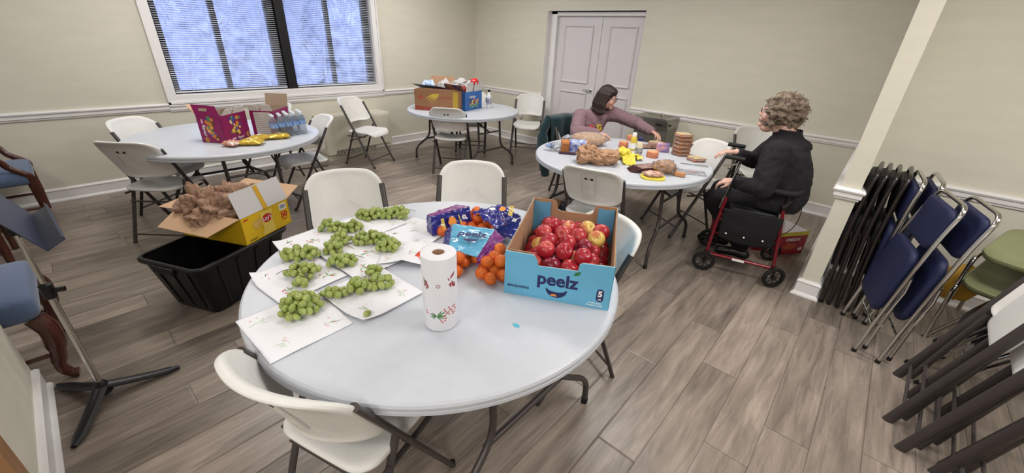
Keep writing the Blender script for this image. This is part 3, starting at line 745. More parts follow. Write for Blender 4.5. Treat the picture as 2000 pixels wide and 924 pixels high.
def mandarins(bag, pts, label, nm, seed):
    rs = random.Random(seed); q = MB()
    for (x, y, z) in pts:
        o = MAN if first else copy_tree(MAN); first.clear()
        o['label'] = label; o['group'] = 'mandarins in the net bags'
        o.location = (x, y, TZ + z); o.rotation_euler = (rs.uniform(-.9, .9), rs.uniform(-.9, .9), rs.uniform(0, 6)); s = rs.uniform(.95, 1.08); o.scale = (s, s, s)
        b2 = bmesh.new(); bmesh.ops.create_icosphere(b2, subdivisions=2, radius=.0288)
        mm = Matrix.Translation(V((x, y, TZ + z)) - V(bag.location)) @ Matrix.Rotation(rs.uniform(0, 3), 4, 'Z') @ Matrix.Diagonal((1, 1, .92, 1)); b2.transform(mm)
        vm = [q.b.verts.new(v.co) for v in b2.verts]; b2.verts.index_update()
        for f in b2.faces: q.b.faces.new([vm[v.index] for v in f.verts])
        b2.free()
    o = q.build('net', nm, bag, smooth=False); d = o.modifiers.new('w', 'WIREFRAME'); d.thickness = .0011; d.use_even_offset = False
    return o
def crumple(p00, p10, p11, p01, amp, fs, seed, nu=26, nv=20):
    P = [V(a) for a in (p00, p10, p11, p01)]; n_ = (P[1] - P[0]).cross(P[3] - P[0]).normalized()
    def fn(u, v):
        p = P[0] * (1 - u) * (1 - v) + P[1] * u * (1 - v) + P[2] * u * v + P[3] * (1 - u) * v
        k = noise.noise(V((u * fs, v * fs, seed))) + .5 * abs(noise.noise(V((u * fs * 2, v * fs * 2, seed + 5))))
        return p + n_ * k * amp + V((0, 0, 1)) * 0
    return fn
z1, z2, z3 = .0265, .068, .105
b1 = thing('mandarin_bag', 'purple and magenta net mandarin bag standing at the far side of the near table', 'fruit bag', (-1.46, 1.20, TZ), group='bags of mandarins')
mandarins(b1, [(-1.445, 1.135, z1), (-1.425, 1.195, z1), (-1.43, 1.255, z1), (-1.505, 1.15, z1), (-1.50, 1.21, z1), (-1.49, 1.268, z1), (-1.485, 1.17, z2), (-1.475, 1.235, z2)], 'mandarin inside the upright purple bag near the far table rim', netm, 1)
q = MB(); L = lambda x, y, z: V((x + 1.46, y - 1.20, z))
q.grid(crumple(L(-1.455, 1.085, .012), L(-1.405, 1.305, .022), L(-1.440, 1.315, .112), L(-1.480, 1.095, .105), .006, 5, 1), 26, 14); q.build('film_panel', film, b1, solid=.0008)
q = MB(); q.grid(crumple(L(-1.480, 1.095, .105), L(-1.440, 1.315, .112), L(-1.53, 1.30, .098), L(-1.545, 1.12, .085), .007, 6, 2), 24, 12); q.build('top_net', pinkf, b1, solid=.0008)
q = MB(); q.grid(crumple(L(-1.455, 1.085, .012), L(-1.480, 1.095, .105), L(-1.545, 1.12, .085), L(-1.52, 1.10, .01), .005, 6, 3), 10, 12); q.build('side_film', film, b1, solid=.0008)
Mf = frame(V((.05, .22, .01)), V((-.03, 0, .09)), L(-1.437, 1.195, .064) + V((.015, -.004, 0.002)))
text('cuties', .034, yel, b1, Mf @ Matrix.Translation((-.058, 0, 0)) @ Matrix.Rotation(PI / 2, 4, 'Z'), bold=.0009, sx=.8)
q = MB(); flat(q, [(-.005 + .021 * math.cos(k * .4488) * (1 + .12 * math.sin(k * 3)), .003 + .027 * math.sin(k * .4488)) for k in range(14)], Mf); q.build('fruit_picture', orangei, b1)
q = MB(); flat(q, [(.063 + .012 * math.cos(k * .5236), .012 + .012 * math.sin(k * .5236)) for k in range(12)], Mf); q.build('round_badge', whiteprint, b1)
text('3', .017, navy, b1, Mf @ Matrix.Translation((.063, .012, .001)), bold=.0006)
q = MB(); flat(q, [(.032, .03), (.037, .03), (.047, -.03), (.042, -.03)], Mf); q.build('stripe_print', yel, b1)
# back bag
b2_ = thing('mandarin_bag', 'red net mandarin bag with folded purple film, right against the apple box', 'fruit bag', (-1.33, 1.33, TZ), group='bags of mandarins')
mandarins(b2_, [(-1.49, 1.375, z1), (-1.435, 1.40, z1), (-1.46, 1.33, z1), (-1.40, 1.345, z1), (-1.345, 1.37, z1), (-1.385, 1.285, z1), (-1.33, 1.305, z1), (-1.28, 1.345, z1), (-1.30, 1.41, z1), (-1.245, 1.40, z1), (-1.23, 1.33, z1),
    (-1.44, 1.37, z2), (-1.375, 1.315, z2), (-1.315, 1.345, z2), (-1.255, 1.36, z2), (-1.345, 1.255, z1), (-1.40, 1.225, z1)], 'mandarin under red net among the pile behind the light blue label', netm, 2)
L = lambda x, y, z: V((x + 1.33, y - 1.33, z))
q = MB(); q.grid(crumple(L(-1.40, 1.30, .098), L(-1.20, 1.27, .082), L(-1.19, 1.44, .098), L(-1.34, 1.45, .115), .018, 5, 9), 40, 34); q.build('film_panel', film, b2_, solid=.0008)
q = MB(); q.grid(crumple(L(-1.20, 1.27, .083), L(-1.24, 1.24, .05), L(-1.13, 1.33, .03), L(-1.19, 1.44, .09), .014, 6, 12), 26, 26); q.build('film_fold', film, b2_, solid=.0008)
Mf = frame(V((.16, .12, 0)), V((-.10, .13, .05)), L(-1.245, 1.375, .130))
text('cuties', .042, yel, b2_, Mf @ Matrix.Translation((.035, 0, .004)) @ Matrix.Rotation(-PI / 2, 4, 'Z'), bold=.001, sx=.8)
q = MB(); flat(q, [(-.062 + .016 * math.cos(k * .5236), .004 + .010 * math.sin(k * .5236)) for k in range(12)], Mf @ Matrix.Translation((0, 0, .004))); q.build('round_badge', whiteprint, b2_)
q = MB(); flat(q, [(-.012 + .016 * math.cos(k * .5236) * (1 + .2 * math.sin(2 * k)), .010 + .018 * math.sin(k * .5236)) for k in range(12)], Mf @ Matrix.Translation((0, 0, .004))); q.build('fruit_picture', orangei, b2_)
# front bag with light blue label
b3 = thing('mandarin_bag', 'orange net mandarin bag with tilted light blue label behind the towel roll', 'fruit bag', (-1.12, 1.05, TZ), group='bags of mandarins')
mandarins(b3, [(-1.02, 1.00, z1), (-.965, .995 + .0, z1), (-1.055, 1.05, z1), (-1.00, 1.055, z1), (-.945, 1.05, z1), (-1.03, 1.11, z1), (-.985, 1.11, z1), (-1.075, 1.105, z1), (-1.02, 1.03, z2), (-1.03, 1.085, z2), (-.985, 1.075, z2), (-1.06, 1.15, z2), (-1.09, 1.17, z1), (-1.105, .935, z1), (-1.155, .955, z1), (-1.14, 1.01, z1), (-1.195, .995, z1), (-1.185, 1.06, z1), (-1.13, 1.07, z1), (-1.20, 1.12, z1), (-1.15, 1.13, z1), (-1.255, 1.06, z1), (-1.13, .97, z2), (-1.25, 1.12, z1), (-1.29, 1.19, z1)],
    'mandarin in orange net beside the blue box, in front of the light blue label', mat('orange_net', (226, 96, 36), .4), 3)
L = lambda x, y, z: V((x + 1.12, y - 1.05, z))
q = MB(); q.grid(crumple(L(-1.215, .985, .064), L(-1.075, 1.025, .070), L(-1.175, 1.235, .098), L(-1.375, 1.145, .086), .007, 4, 4), 36, 26); q.build('film_panel', filmb, b3, solid=.0008)
q = MB(); q.grid(crumple(L(-1.215, .985, .064), L(-1.375, 1.145, .086), L(-1.40, 1.12, .05), L(-1.235, .965, .035), .009, 5, 5), 26, 12); q.build('film_edge', film, b3, solid=.0008)
q = MB(); q.grid(crumple(L(-1.075, 1.025, .070), L(-1.05, 1.00, .045), L(-1.08, 1.20, .09), L(-1.175, 1.235, .098), .012, 5, 6), 20, 26); q.build('net_neck', pinkf, b3, solid=.0008)
Mf = frame(V((.185, .115, .006)), V((-.13, .14, .02)), L(-1.205, 1.105, .0985))
text('peelz', .062, navy, b3, Mf @ Matrix.Translation((.008, .008, .003)), bold=.0018, name='logo_lettering')
q = MB(); flat(q, [(.01 + .032 * math.cos(PI + PI * k / 8), -.030 + .022 * math.sin(PI + PI * k / 8)) for k in range(9)], Mf @ Matrix.Translation((0, 0, .001))); q.build('smile_emblem', navy, b3)
text('MANDARINS', .011, navy, b3, Mf @ Matrix.Translation((-.098, .0, .003)) @ Matrix.Rotation(PI / 2, 4, 'Z'), bold=.0004)
b4 = thing('mandarin_bag', 'small end of a red mandarin bag poking out left of the towel roll', 'fruit bag', (-1.30, .905, TZ), group='bags of mandarins')
q = MB(); q.grid(crumple((-.05, -.035, .004), (.06, .01, .006), (.03, .06, .045), (-.03, .04, .05), .008, 4, 7), 16, 14); q.build('film_panel', mat('red_orange_film', (222, 84, 52), .3, coat=.3, var=.1), b4, solid=.0008)
q = MB(); q.grid(crumple((-.04, -.045, .002), (.05, -.01, .004), (.06, .012, .02), (-.05, -.03, .016), .005, 4, 8), 16, 8); q.build('film_edge', film, b4, solid=.0008)
# ------------------------------------------------------------------ crumpled lumps and pouches
def lump(q, c, r, amp=.2, fs=3.0, seed=0, nu=40, nv=24, floor=None, pw=1):
    r = V(r if isinstance(r, (tuple, list)) else (r, r, r)); c = V(c)
    def rg(p): return 1 - 2 * abs(noise.noise(p))
    def fn(u, v):
        a = 2 * PI * u; b = PI * (.001 + .998 * v); d = V((math.sin(b) * math.cos(a), math.sin(b) * math.sin(a), -math.cos(b)))
        if nu > 50:
            e = d + V(noise.noise_vector(d * 1.7 + V((seed, 2, 0)))) * .45; s1 = V((e.x * 2.6, e.y, e.z * .8)); s2 = V((e.x, e.y * 2.8, e.z))
            k = 1 + amp * (noise.noise(d * fs + V((seed, 0, 0))) * .9 - .30 + .26 * rg(s1 * 1.7 + V((seed, 0, 1))) + .22 * rg(s2 * 2.3 + V((1, seed, 0))) + .12 * rg(s1 * 4.6) + .07 * rg(s2 * 8.5))
            p = c + V((d.x * r.x, d.y * r.y, d.z * r.z)) * k
            if floor is not None and p.z < floor: p.z = floor
            return p
        k = 1 + amp * (noise.noise(d * fs + V((seed, 0, 0))) * 1.2 - .8 * abs(noise.noise(d * fs * 2.1 + V((0, seed, 0)))) + .5 * abs(noise.noise(d * fs * 4.3 + V((0, 0, seed)))) - (.42 * abs(noise.noise(d * fs * 8.1 + V((seed, 3, 0)))) if nu > 50 else 0))
        p = c + V((d.x * r.x, d.y * r.y, d.z * r.z)) * k
        if floor is not None and p.z < floor: p.z = floor
        return p
    q.grid(fn, nu, nv, closeu=True); return q
def pillow(q, c, w, h, t, a=0, seed=0, tilt=0, M=None):
    M = M or (Matrix.Translation(c) @ Matrix.Rotation(a, 4, 'Z') @ Matrix.Rotation(tilt, 4, 'Y'))
    for s in (1, -1):
        def fn(u, v):
            x = (u - .5) * w; y = (v - .5) * h; e = max(0, 1 - (2 * abs(u - .5)) ** 3) * max(0, 1 - (2 * abs(v - .5)) ** 4)
            z = t / 2 * e ** .7 * s; z += e * .14 * t * noise.noise(V((u * 6, v * 6, seed + s))) * 2
            y *= 1 - .10 * math.sin(PI * u) * 0
            return M @ V((x + .003 * noise.noise(V((v * 9, seed, 0))), y, z))
        q.grid(fn, 18, 14)
    return q
def carton(name, label, cat, loc, a, w, d, h, mo, mi, group=None, th=.004, open_=True):
    t = thing(name, label, cat, loc, a, group)
    q = MB()
    q.box((w / 2, th / 2, h / 2), (w, th, h)); q.box((w / 2, d - th / 2, h / 2), (w, th, h)); q.box((th / 2, d / 2, h / 2), (th, d, h)); q.box((w - th / 2, d / 2, h / 2), (th, d, h)); q.box((w / 2, d / 2, th / 2), (w, d, th))
    q.build('carton_body', mo, t, smooth=False)
    q = MB(); e = th + .0006
    q.quad((e, e, h * .999), (w - e, e, h * .999), (w - e, e, th), (e, e, th)); q.quad((e, d - e, th), (w - e, d - e, th), (w - e, d - e, h * .999), (e, d - e, h * .999))
    q.quad((e, e, th), (e, d - e, th), (e, d - e, h * .999), (e, e, h * .999)); q.quad((w - e, e, h * .999), (w - e, d - e, h * .999), (w - e, d - e, th), (w - e, e, th)); q.quad((e, e, th * 1.3), (w - e, e, th * 1.3), (w - e, d - e, th * 1.3), (e, d - e, th * 1.3))
    q.build('lining', mi, t, smooth=False); return t
def flap(t, pts, m, name='flap', th=.003):
    q = MB(); P = [V(p) for p in pts]; n_ = (P[1] - P[0]).cross(P[-1] - P[0]).normalized() * th
    q.rings([P, [p + n_ for p in P]]); return q.build(name, m, t, smooth=False)
def face(w, side, x, z, d, off=.0008):
    """matrix of a decal on a carton side: 'f' front (-y), 'r' right (+x), 'l' left (-x)"""
    if side == 'f': return Matrix.Translation((x, -off, z)) @ Matrix.Rotation(PI / 2, 4, 'X')
    if side == 'r': return Matrix.Translation((w + off, x, z)) @ Matrix.Rotation(PI / 2, 4, 'Z') @ Matrix.Rotation(PI / 2, 4, 'X')
    return Matrix.Translation((-off, d - x, z)) @ Matrix.Rotation(-PI / 2, 4, 'Z') @ Matrix.Rotation(PI / 2, 4, 'X')
def blob(n, rx, ry, cx=0, cy=0, w=.15, seed=0): return [(cx + rx * math.cos(2 * PI * k / n) * (1 + w * math.sin(seed + k * 2.3)), cy + ry * math.sin(2 * PI * k / n) * (1 + w * math.cos(seed + k * 1.7))) for k in range(n)]
# ------------------------------------------------------------------ magenta snack boxes (window table)
mag = mat('magenta_carton', (142, 22, 92), .4, var=.05, vs=5); magd = mat('dark_magenta_carton', (104, 16, 70), .45)
cin = mat('grey_carton_inside', (168, 150, 130), .8); gold = mat('gold_ink', (216, 160, 70), .5)
snackc = [mat('snack_ink_%s' % n_, c, .5) for n_, c in (('orange', (222, 132, 56)), ('green', (86, 150, 92)), ('blue', (62, 74, 150)), ('cream', (228, 206, 150)), ('brown', (120, 70, 40)), ('yellow', (226, 190, 84)))]
def snackpile(t, M, w, h, seed, n=22):
    rs = random.Random(seed)
    qs = [MB() for _ in snackc]
    for k in range(n):
        i = rs.randrange(len(snackc)); x = rs.uniform(-w, w) * .5; y = rs.uniform(-h, h) * .5; s = rs.uniform(.7, 1.2)
        flat(qs[i], rr_ if False else [(a_ * math.cos(k) - b_ * math.sin(k) + x, a_ * math.sin(k) + b_ * math.cos(k) + y) for a_, b_ in rrect(.030 * s, .024 * s, .006, 2)], M @ Matrix.Translation((0, 0, .0001 * k)), .0002)
    for i, q in enumerate(qs):
        o = q.build('snack_picture', snackc[i], t, smooth=False)
a1 = math.atan2(1.175 - .929, -4.229 + 4.049)
# box with corner nearest camera; local x along right face
mb1 = carton('snack_box', 'open magenta snack carton with flaps up, left of the white panelled one', 'box', (-4.049, .929, TZ), a1, .30, .215, .228, mag, cin, 'magenta snack cartons')
# local +y = left-hand face direction away
text('flavor', .032, whiteprint, mb1, face(.30, 'f', .185, .022, 0), bold=.0004)
snackpile(mb1, face(.30, 'f', .15, .125, 0), .12, .15, 5, 26)
q = MB(); flat(q, blob(16, .02, .02, w=0), face(.30, 'f', .272, .03, 0)); q.build('count_badge', gold, mb1); text('28', .022, magd, mb1, face(.30, 'f', .272, .03, 0, .0016), bold=.0006)
q = MB(); flat(q, rrect(.04, .018, .002), face(.30, 'f', .10, .022, 0)); q.build('tab_print', mat('pink_ink', (232, 180, 205), .5), mb1)
ML = lambda x, z, off=.0008: face(.30, 'l', x, z, .215, off)
snackpile(mb1, ML(.118, .120), .065, .18, 9, 28)
text('flavor', .042, whiteprint, mb1, ML(.048, .10) @ Matrix.Rotation(-PI / 2, 4, 'Z'), bold=.0005)
q = MB(); flat(q, blob(16, .019, .019, w=0), ML(.05, .024)); q.build('count_badge', gold, mb1); text('10', .022, magd, mb1, ML(.05, .024, .0016), bold=.0006)
q = MB(); flat(q, rrect(.016, .036, .002), ML(.045, .175)); q.build('tab_print', MATS['pink_ink'], mb1)
hh = .228
flap(mb1, [(0, 0, hh), (0, .215, hh), (.018, .250, hh + .078), (.018, .038, hh + .074)], mag)
q = MB(); P0 = V((.010, .14, hh + .042)); flat(q, rrect(.075, .024, .01), frame((0, -1, .0), (.018, 0, .075), P0 + V((-.004, 0, 0)))); q.build('handle_cutout', cin, mb1)
flap(mb1, [(.02, 0, hh), (.13, 0, hh), (.13, -.025, hh + .05), (.035, -.03, hh + .045)], mat('white_carton', (214, 210, 208), .6)); flap(mb1, [(.15, 0, hh), (.28, 0, hh), (.27, -.02, hh + .05), (.16, -.024, hh + .05)], MATS['white_carton'])
flap(mb1, [(0, .215, hh), (.13, .215, hh), (.10, .29, hh + .06), (.0, .28, hh + .07)], MATS['cardboard_light'])
# second carton
mb2 = carton('snack_box', 'magenta snack carton with white ingredients panel and raised brown handle flap', 'box', (-4.235, 1.205, TZ), a1 + .12 - PI / 2 + .02, .205, .30, .225, mag, cin, 'magenta snack cartons')
E2 = mb2
q = MB(); flat(q, [(-.072, -.105), (.075, -.105), (.075, .10), (-.072, .10)], face(.205, 'f', .105, .112, 0)); q.build('facts_panel', MATS['white_carton'], mb2)
q = MB()
for k in range(11): flat(q, [(-.064, .085 - k * .017), (.05 + .015 * math.sin(k * 3), .085 - k * .017), (.05 + .015 * math.sin(k * 3), .0815 - k * .017), (-.064, .0815 - k * .017)], face(.205, 'f', .105, .112, 0, .0016), .0002)
q.build('small_print', mat('grey_ink', (120, 120, 130), .6), mb2, smooth=False)
flap(mb2, [(0, .30, .225), (.205, .30, .225), (.205, .33, .335), (0, .33, .335)], mat('grey_board', (150, 130, 110), .8))
q = MB(); flat(q, rrect(.06, .018, .008), frame((1, 0, 0), (0, .03, .11), (.10, .322, .303))); q.build('handle_cutout', cin, mb2)
flap(mb2, [(0, 0, .225), (.09, 0, .225), (.085, -.02, .275), (.01, -.02, .28)], MATS['white_carton']); flap(mb2, [(.11, 0, .225), (.205, 0, .225), (.20, -.02, .28), (.12, -.02, .28)], MATS['white_carton'])
q = MB(); flat(q, blob(16, .02, .02, w=0), face(.205, 'l', .27, .03, .30)); q.build('count_badge', gold, mb2); text('28', .022, magd, mb2, face(.205, 'l', .27, .03, .30, .0016), bold=.0006)
# chip bags
chipy = mat('yellow_foil', (206, 172, 66), .28, metal=.35, var=.1, vs=30, bump=.6, bs=60); chipw = mat('white_foil', (206, 190, 176), .3, metal=.2, rgb2=(190, 90, 70), vs=28)
for i, (x, y, w_, h_, a, m, l_) in enumerate(((-3.935, .935, .13, .10, .5, chipw, 'small white and red snack bag lying nearest the front edge of the window table'), (-3.90, 1.07, .19, .13, 1.0, chipy, 'largest yellow chip bag lying in front of the magenta cartons'), (-4.02, 1.18, .17, .12, 1.7, chipy, 'yellow chip bag leaning against the white panelled carton'), (-3.99, 1.33, .17, .11, 1.3, chipy, 'yellow chip bag in front of the water bottles'))):
    t = thing('snack_bag', l_, 'snack bag', (x, y, TZ + .024), a, 'snack bags on the window table')
    q = MB(); pillow(q, (0, 0, 0), w_, h_, .045, seed=i); q.build('pouch', m, t)
    if i: q = MB(); flat(q, blob(10, .022, .012, seed=i), Matrix.Translation((0, 0, .0275))); q.build('logo_print', whiteprint, t)
# water bottles
waterm = mat('clear_bottle', (240, 246, 252), .06, trans=.90, ior=1.08, spec=.6); labm = mat('blue_label', (84, 132, 208), .35, rgb2=(170, 196, 230), vs=40); capm = mat('bottle_cap', (226, 232, 240), .35)
bot = None
def bottle(x, y, lab):
    global bot
    if bot is None:
        bot = thing('water_bottle', lab, 'bottle')
        q = MB(); q.lathe([(.012, .004), (.026, .0), (.0315, .006), (.0315, .03), (.030, .034), (.0315, .038), (.0315, .060), (.030, .064), (.0315, .068), (.0315, .135), (.029, .15), (.018, .175), (.0125, .185), (.0125, .190)], 20); q.build('body', waterm, bot)
        q = MB(); q.lathe([(.0322, .092), (.0322, .126)], 20, cap=False); q.build('label_band', labm, bot)
        q = MB(); q.lathe([(.0145, .186), (.0145, .2), (.013, .203), (.001, .203)], 16); q.build('cap', capm, bot); o = bot
    else: o = copy_tree(bot)
    o['label'] = lab; o['group'] = 'pack of water bottles'; o.location = (x, y, TZ); return o
for i in range(5):
    for j in range(3):
        bottle(-4.02 - .013 * i - .068 * j, 1.315 + .0665 * i + .012 * j, ('front row', 'middle row', 'back row')[j] + ' clear water bottle with blue label in the pack beside the white panelled carton')
# ------------------------------------------------------------------ far table boxes
ab = math.atan2(3.622 - 3.276, -4.081 + 4.639)
ban = carton('banana_box', 'brown banana carton with yellow banana print on the far round table', 'box', (-4.639, 3.276, TZ), ab, .60, .17, .26, mat('banana_carton', (150, 108, 76), .75, var=.06), cardm)
q = MB()
for k in range(6):
    a = -2.75 + k * .20; o = []
    c = V((.345, .215)); e_ = c + V((math.cos(a), math.sin(a))) * (.21 - .012 * k); mid = (c + e_) / 2 + V((-.035, .035))
    P = [c * (1 - t_) ** 2 + mid * 2 * t_ * (1 - t_) + e_ * t_ * t_ for t_ in [i / 6 for i in range(7)]]
    up_ = [(p.x, p.y + .011 * math.sin(PI * i / 6)) for i, p in enumerate(P)]; dn = [(p.x, p.y - .011 * math.sin(PI * i / 6)) for i, p in enumerate(P)][::-1]
    flat(q, up_ + dn[1:-1], face(.6, 'f', 0, 0, 0, .0008 + k * .0002), .0002)
q.build('banana_print', mat('banana_yellow_ink', (206, 178, 72), .6), ban, smooth=False)
q = MB(); flat(q, [(0, 0), (.60, 0), (.60, .035), (0, .055)], face(.6, 'f', 0, 0, 0, .0006)); q.build('red_band', mat('brick_red_ink', (150, 68, 52), .7), ban)
q = MB(); flat(q, rrect(.07, .22, .01, cx=.56, cy=.14), face(.6, 'f', 0, 0, 0, .0012)); q.build('yellow_panel', mat('mustard_ink', (180, 150, 56), .6), ban)
q = MB(); flat(q, blob(14, .04, .028, .085, .165, 0), face(.6, 'f', 0, 0, 0, .0010)); q.build('oval_emblem', mat('faded_red_ink', (168, 84, 66), .7), ban)
text('BANANAS', .03, MATS['faded_red_ink'], ban, face(.6, 'f', .43, .17, 0, .0016), bold=.0006)
blb = carton('snack_box', 'bright blue snack multipack carton right behind the banana carton', 'box', (-4.165, 3.735, TZ), math.radians(103), .41, .30, .24, mat('blue_carton', (48, 104, 176), .45, var=.25, vs=12), cin)
for s_, x_ in (('f', .19), ('f', .29)): snackpile(blb, face(.36, s_, x_ - .02, .08, 0), .13, .09, 3, 16)
text('Variety', .05, whiteprint, blb, face(.36, 'f', .18, .17, 0), bold=.0008)
flap(blb, [(.02, 0, .24), (.18, 0, .24), (.17, -.02, .36), (.03, -.02, .355)], MATS['white_carton']); flap(blb, [(.21, 0, .24), (.40, 0, .24), (.395, -.02, .345), (.22, -.02, .355)], MATS['white_carton'])
flap(blb, [(0, 0, .24), (0, .30, .24), (-.06, .30, .33), (-.07, .0, .325)], mat('navy_print_carton', (52, 56, 92), .5, rgb2=(150, 96, 60), vs=14))
rdb = carton('snack_box', 'dark red carton at the left rear of the far table, its flaps spread open', 'box', (-4.78, 3.50, TZ), ab + .05, .42, .32, .25, mat('dark_red_carton', (122, 24, 44), .5), cardm)
flap(rdb, [(0, 0, .25), (.38, 0, .25), (.30, -.12, .29), (-.10, -.10, .31)], mat('grey_print_carton', (110, 112, 118), .6)); flap(rdb, [(0, .32, .25), (.40, .32, .25), (.36, .36, .38), (.03, .36, .38)], cardm)
flap(rdb, [(.40, .0, .25), (.40, .30, .25), (.62, .34, .37), (.60, .05, .36)], mat('tan_print_carton', (176, 128, 90), .7, rgb2=(140, 92, 60), vs=30))
plast = mat('clear_plastic_bag', (225, 228, 232), .15, trans=.55, ior=1.1, spec=.6, rgb2=(245, 245, 248), vs=20)
for (x, y, z, r_0, m, l_, sd) in ((-4.78, 3.62, .99, (.11, .09, .085), mat('pale_blue_bag', (150, 176, 224), .3, rgb2=(206, 220, 240), vs=12), 'pale blue crumpled bag in the open dark red carton', 1), (-4.60, 3.75, 1.0, (.11, .09, .09), plast, 'clear crumpled plastic bag between the dark red and blue cartons', 2), (-4.42, 3.93, 1.03, (.17, .13, .08), plast, 'clear plastic packaging heaped on top of the blue carton', 3), (-4.33, 3.84, 1.0, (.08, .06, .04), mat('red_snack_foil', (170, 40, 44), .3), 'red snack pack under the clear plastic on the blue carton', 4)):
    q = MB(); lump(q, (0, 0, 0), r_0, .35, 2.6, sd, 36, 22); o = q.build('plastic_bag', m, angle=180); o.location = (x, y, z); tag(o, l_, 'plastic bag')
q = MB(); q.lathe([(.055, 0), (.058, .02), (.045, .05), (.02, .062), (.001, .064)], 20); o = q.build('red_lid', mat('red_plastic', (206, 28, 34), .3)); o.location = (-4.26, 4.0, 1.075); o.rotation_euler = (.3, .2, 0); tag(o, 'bright red domed lid on the right end of the blue carton', 'lid')
t = thing('jug', 'white plastic bottle with black cap and label on the far table', 'bottle', (-4.215, 4.235, TZ))
q = MB(); q.lathe([(.03, 0), (.036, .004), (.037, .14), (.034, .16), (.018, .2), (.016, .215)], 20); q.build('body', mat('white_translucent_plastic', (222, 224, 226), .35), t)
q = MB(); q.lathe([(.018, .213), (.018, .24), (.001, .241)], 16); q.build('cap', blackm, t)
q = MB(); q.lathe([(.0376, .05), (.0376, .13)], 20, cap=False); q.build('label_band', mat('navy_label', (60, 66, 110), .5, rgb2=(200, 200, 210), vs=40), t)
# ------------------------------------------------------------------ black tote and chip box
totem = mat('black_tote_plastic', (15, 15, 17), .38, spec=.4, bump=.15, bs=200)
at = math.atan2(.206, .435)
tote = thing('storage_tote', 'large black plastic storage tote on the floor under the yellow chips box', 'storage tote', (-2.99, .49, 0), at)
def rr3(w, d, z, r, n=5): return [V((x, y, z)) for x, y in rrect(w, d, r, n)]
q = MB(); q.rings([rr3(.36, .52, 0, .05), rr3(.365, .53, .01, .05), rr3(.46, .66, .335, .055), rr3(.462, .662, .345, .055), rr3(.445, .645, .345, .05), rr3(.35, .515, .012, .045)], cap=True)
q.build('tub', totem, tote, angle=35)
q = MB(); q.rings([rr3(.455, .655, .340, .05), rr3(.495, .695, .340, .06), rr3(.505, .705, .348, .065), rr3(.505, .705, .362, .065), rr3(.490, .690, .370, .06), rr3(.460, .660, .370, .05)], closed=True); q.build('rim', totem, tote, angle=35)
for s in (-1, 1):
    q = MB(); q.box((0, s * .352, .335), (.16, .03, .045)); q.build('handle', totem, tote, bev=.006)
    for k in (-.2, -.07, .07, .2):
        for qx in (1,):
            q = MB(); q.rings([[V((s * (.190 + .0), k * .8 - .010, .03)), V((s * .190, k * .8 + .010, .03)), V((s * .183, k * .8 + .010, .03)), V((s * .183, k * .8 - .010, .03))], [V((s * .235, k - .012, .325)), V((s * .235, k + .012, .325)), V((s * .226, k + .012, .325)), V((s * .226, k - .012, .325))]]); q.build('rib', totem, tote, smooth=False)
for k in (-.13, 0, .13):
    q = MB(); s = -1
    q.rings([[V((k * .8 - .012, -.272, .03)), V((k * .8 + .012, -.272, .03)), V((k * .8 + .012, -.264, .03)), V((k * .8 - .012, -.264, .03))], [V((k - .014, -.336, .325)), V((k + .014, -.336, .325)), V((k + .014, -.326, .325)), V((k - .014, -.326, .325))]]); q.build('rib', totem, tote, smooth=False)
yelc = mat('yellow_carton', (222, 182, 30), .45, var=.04)
al = math.atan2(.884, -.467)
lb = carton('chips_box', 'open yellow chips carton full of brown bags resting across the black tote', 'box', (-2.765, .592, .373), al, .40, .50, .185, yelc, cardl)
h = .185
flap(lb, [(0, 0, h), (.0, .50, h), (-.15, .48, h - .06), (-.155, .10, h - .07)], cardl); flap(lb, [(0, .50, h), (.40, .50, h), (.39, .66, h + .01), (.01, .66, h - .01)], cardl)
flap(lb, [(.40, 0, h), (.40, .50, h), (.55, .49, h + .045), (.55, .02, h + .045)], cardl)
flap(lb, [(0, 0, h), (.40, 0, h), (.405, .055, h + .155), (.01, .055, h + .155)], mat('white_flap', (206, 204, 206), .7), 'white_flap')
q = MB(); Mx = frame((1, 0, 0), (0, .055, .155), (.205, .024, h + .075)); flat(q, rrect(.032, .16, .002), Mx @ Matrix.Translation((0, 0, -.0045)), .0085); q.build('tape', mat('yellow_tape', (206, 160, 40), .4), lb)
LF = lambda x, z, off=.0008: face(.40, 'f', x, z, 0, off)
q = MB(); flat(q, [(-.055, -.08), (.045, -.085), (.05, -.05), (.042, .0), (.05, .075), (-.045, .08), (-.05, .02), (-.04, -.03)], LF(.20, .092)); q.build('chip_bag_print', mat('pale_yellow_ink', (232, 206, 96), .5), lb)
q = MB(); flat(q, blob(14, .042, .030, w=0), LF(.20, .118, .0016)); q.build('logo_oval', mat('logo_red', (188, 30, 34), .5), lb); text("Lay's", .040, whiteprint, lb, LF(.20, .118, .0024), bold=.0003, name='logo_lettering')
q = MB(); 
for x_, z_ in ((.10, .11), (.118, .10), (.13, .115)): flat(q, blob(12, .022, .026, x_, z_, .1), LF(0, 0, .0010 + x_ * .01))
q.build('chip_print', mat('chip_ink', (214, 178, 92), .5), lb)
text('50', .058, mat('red_ink', (190, 40, 36), .5), lb, LF(.345, .085), bold=.002)
text('COUNT', .013, MATS['red_ink'], lb, LF(.345, .052), bold=.0003)
q = MB(); flat(q, rrect(.062, .046, .003), LF(.345, .145)); q.build('barcode_panel', whiteprint, lb)
q = MB()
for k in range(11): flat(q, [(-.022 + k * .0043, -.013), (-.0205 + k * .0043 + (k % 3) * .0006, -.013), (-.0205 + k * .0043 + (k % 3) * .0006, .015), (-.022 + k * .0043, .015)], LF(.345, .145, .0016), .0002)
q.build('barcode', navy, lb, smooth=False)
q = MB(); flat(q, [(.02, .158), (.055, .16), (.055, .168), (.02, .166)], LF(0, 0)); q.build('corner_logo', MATS['logo_red'], lb)
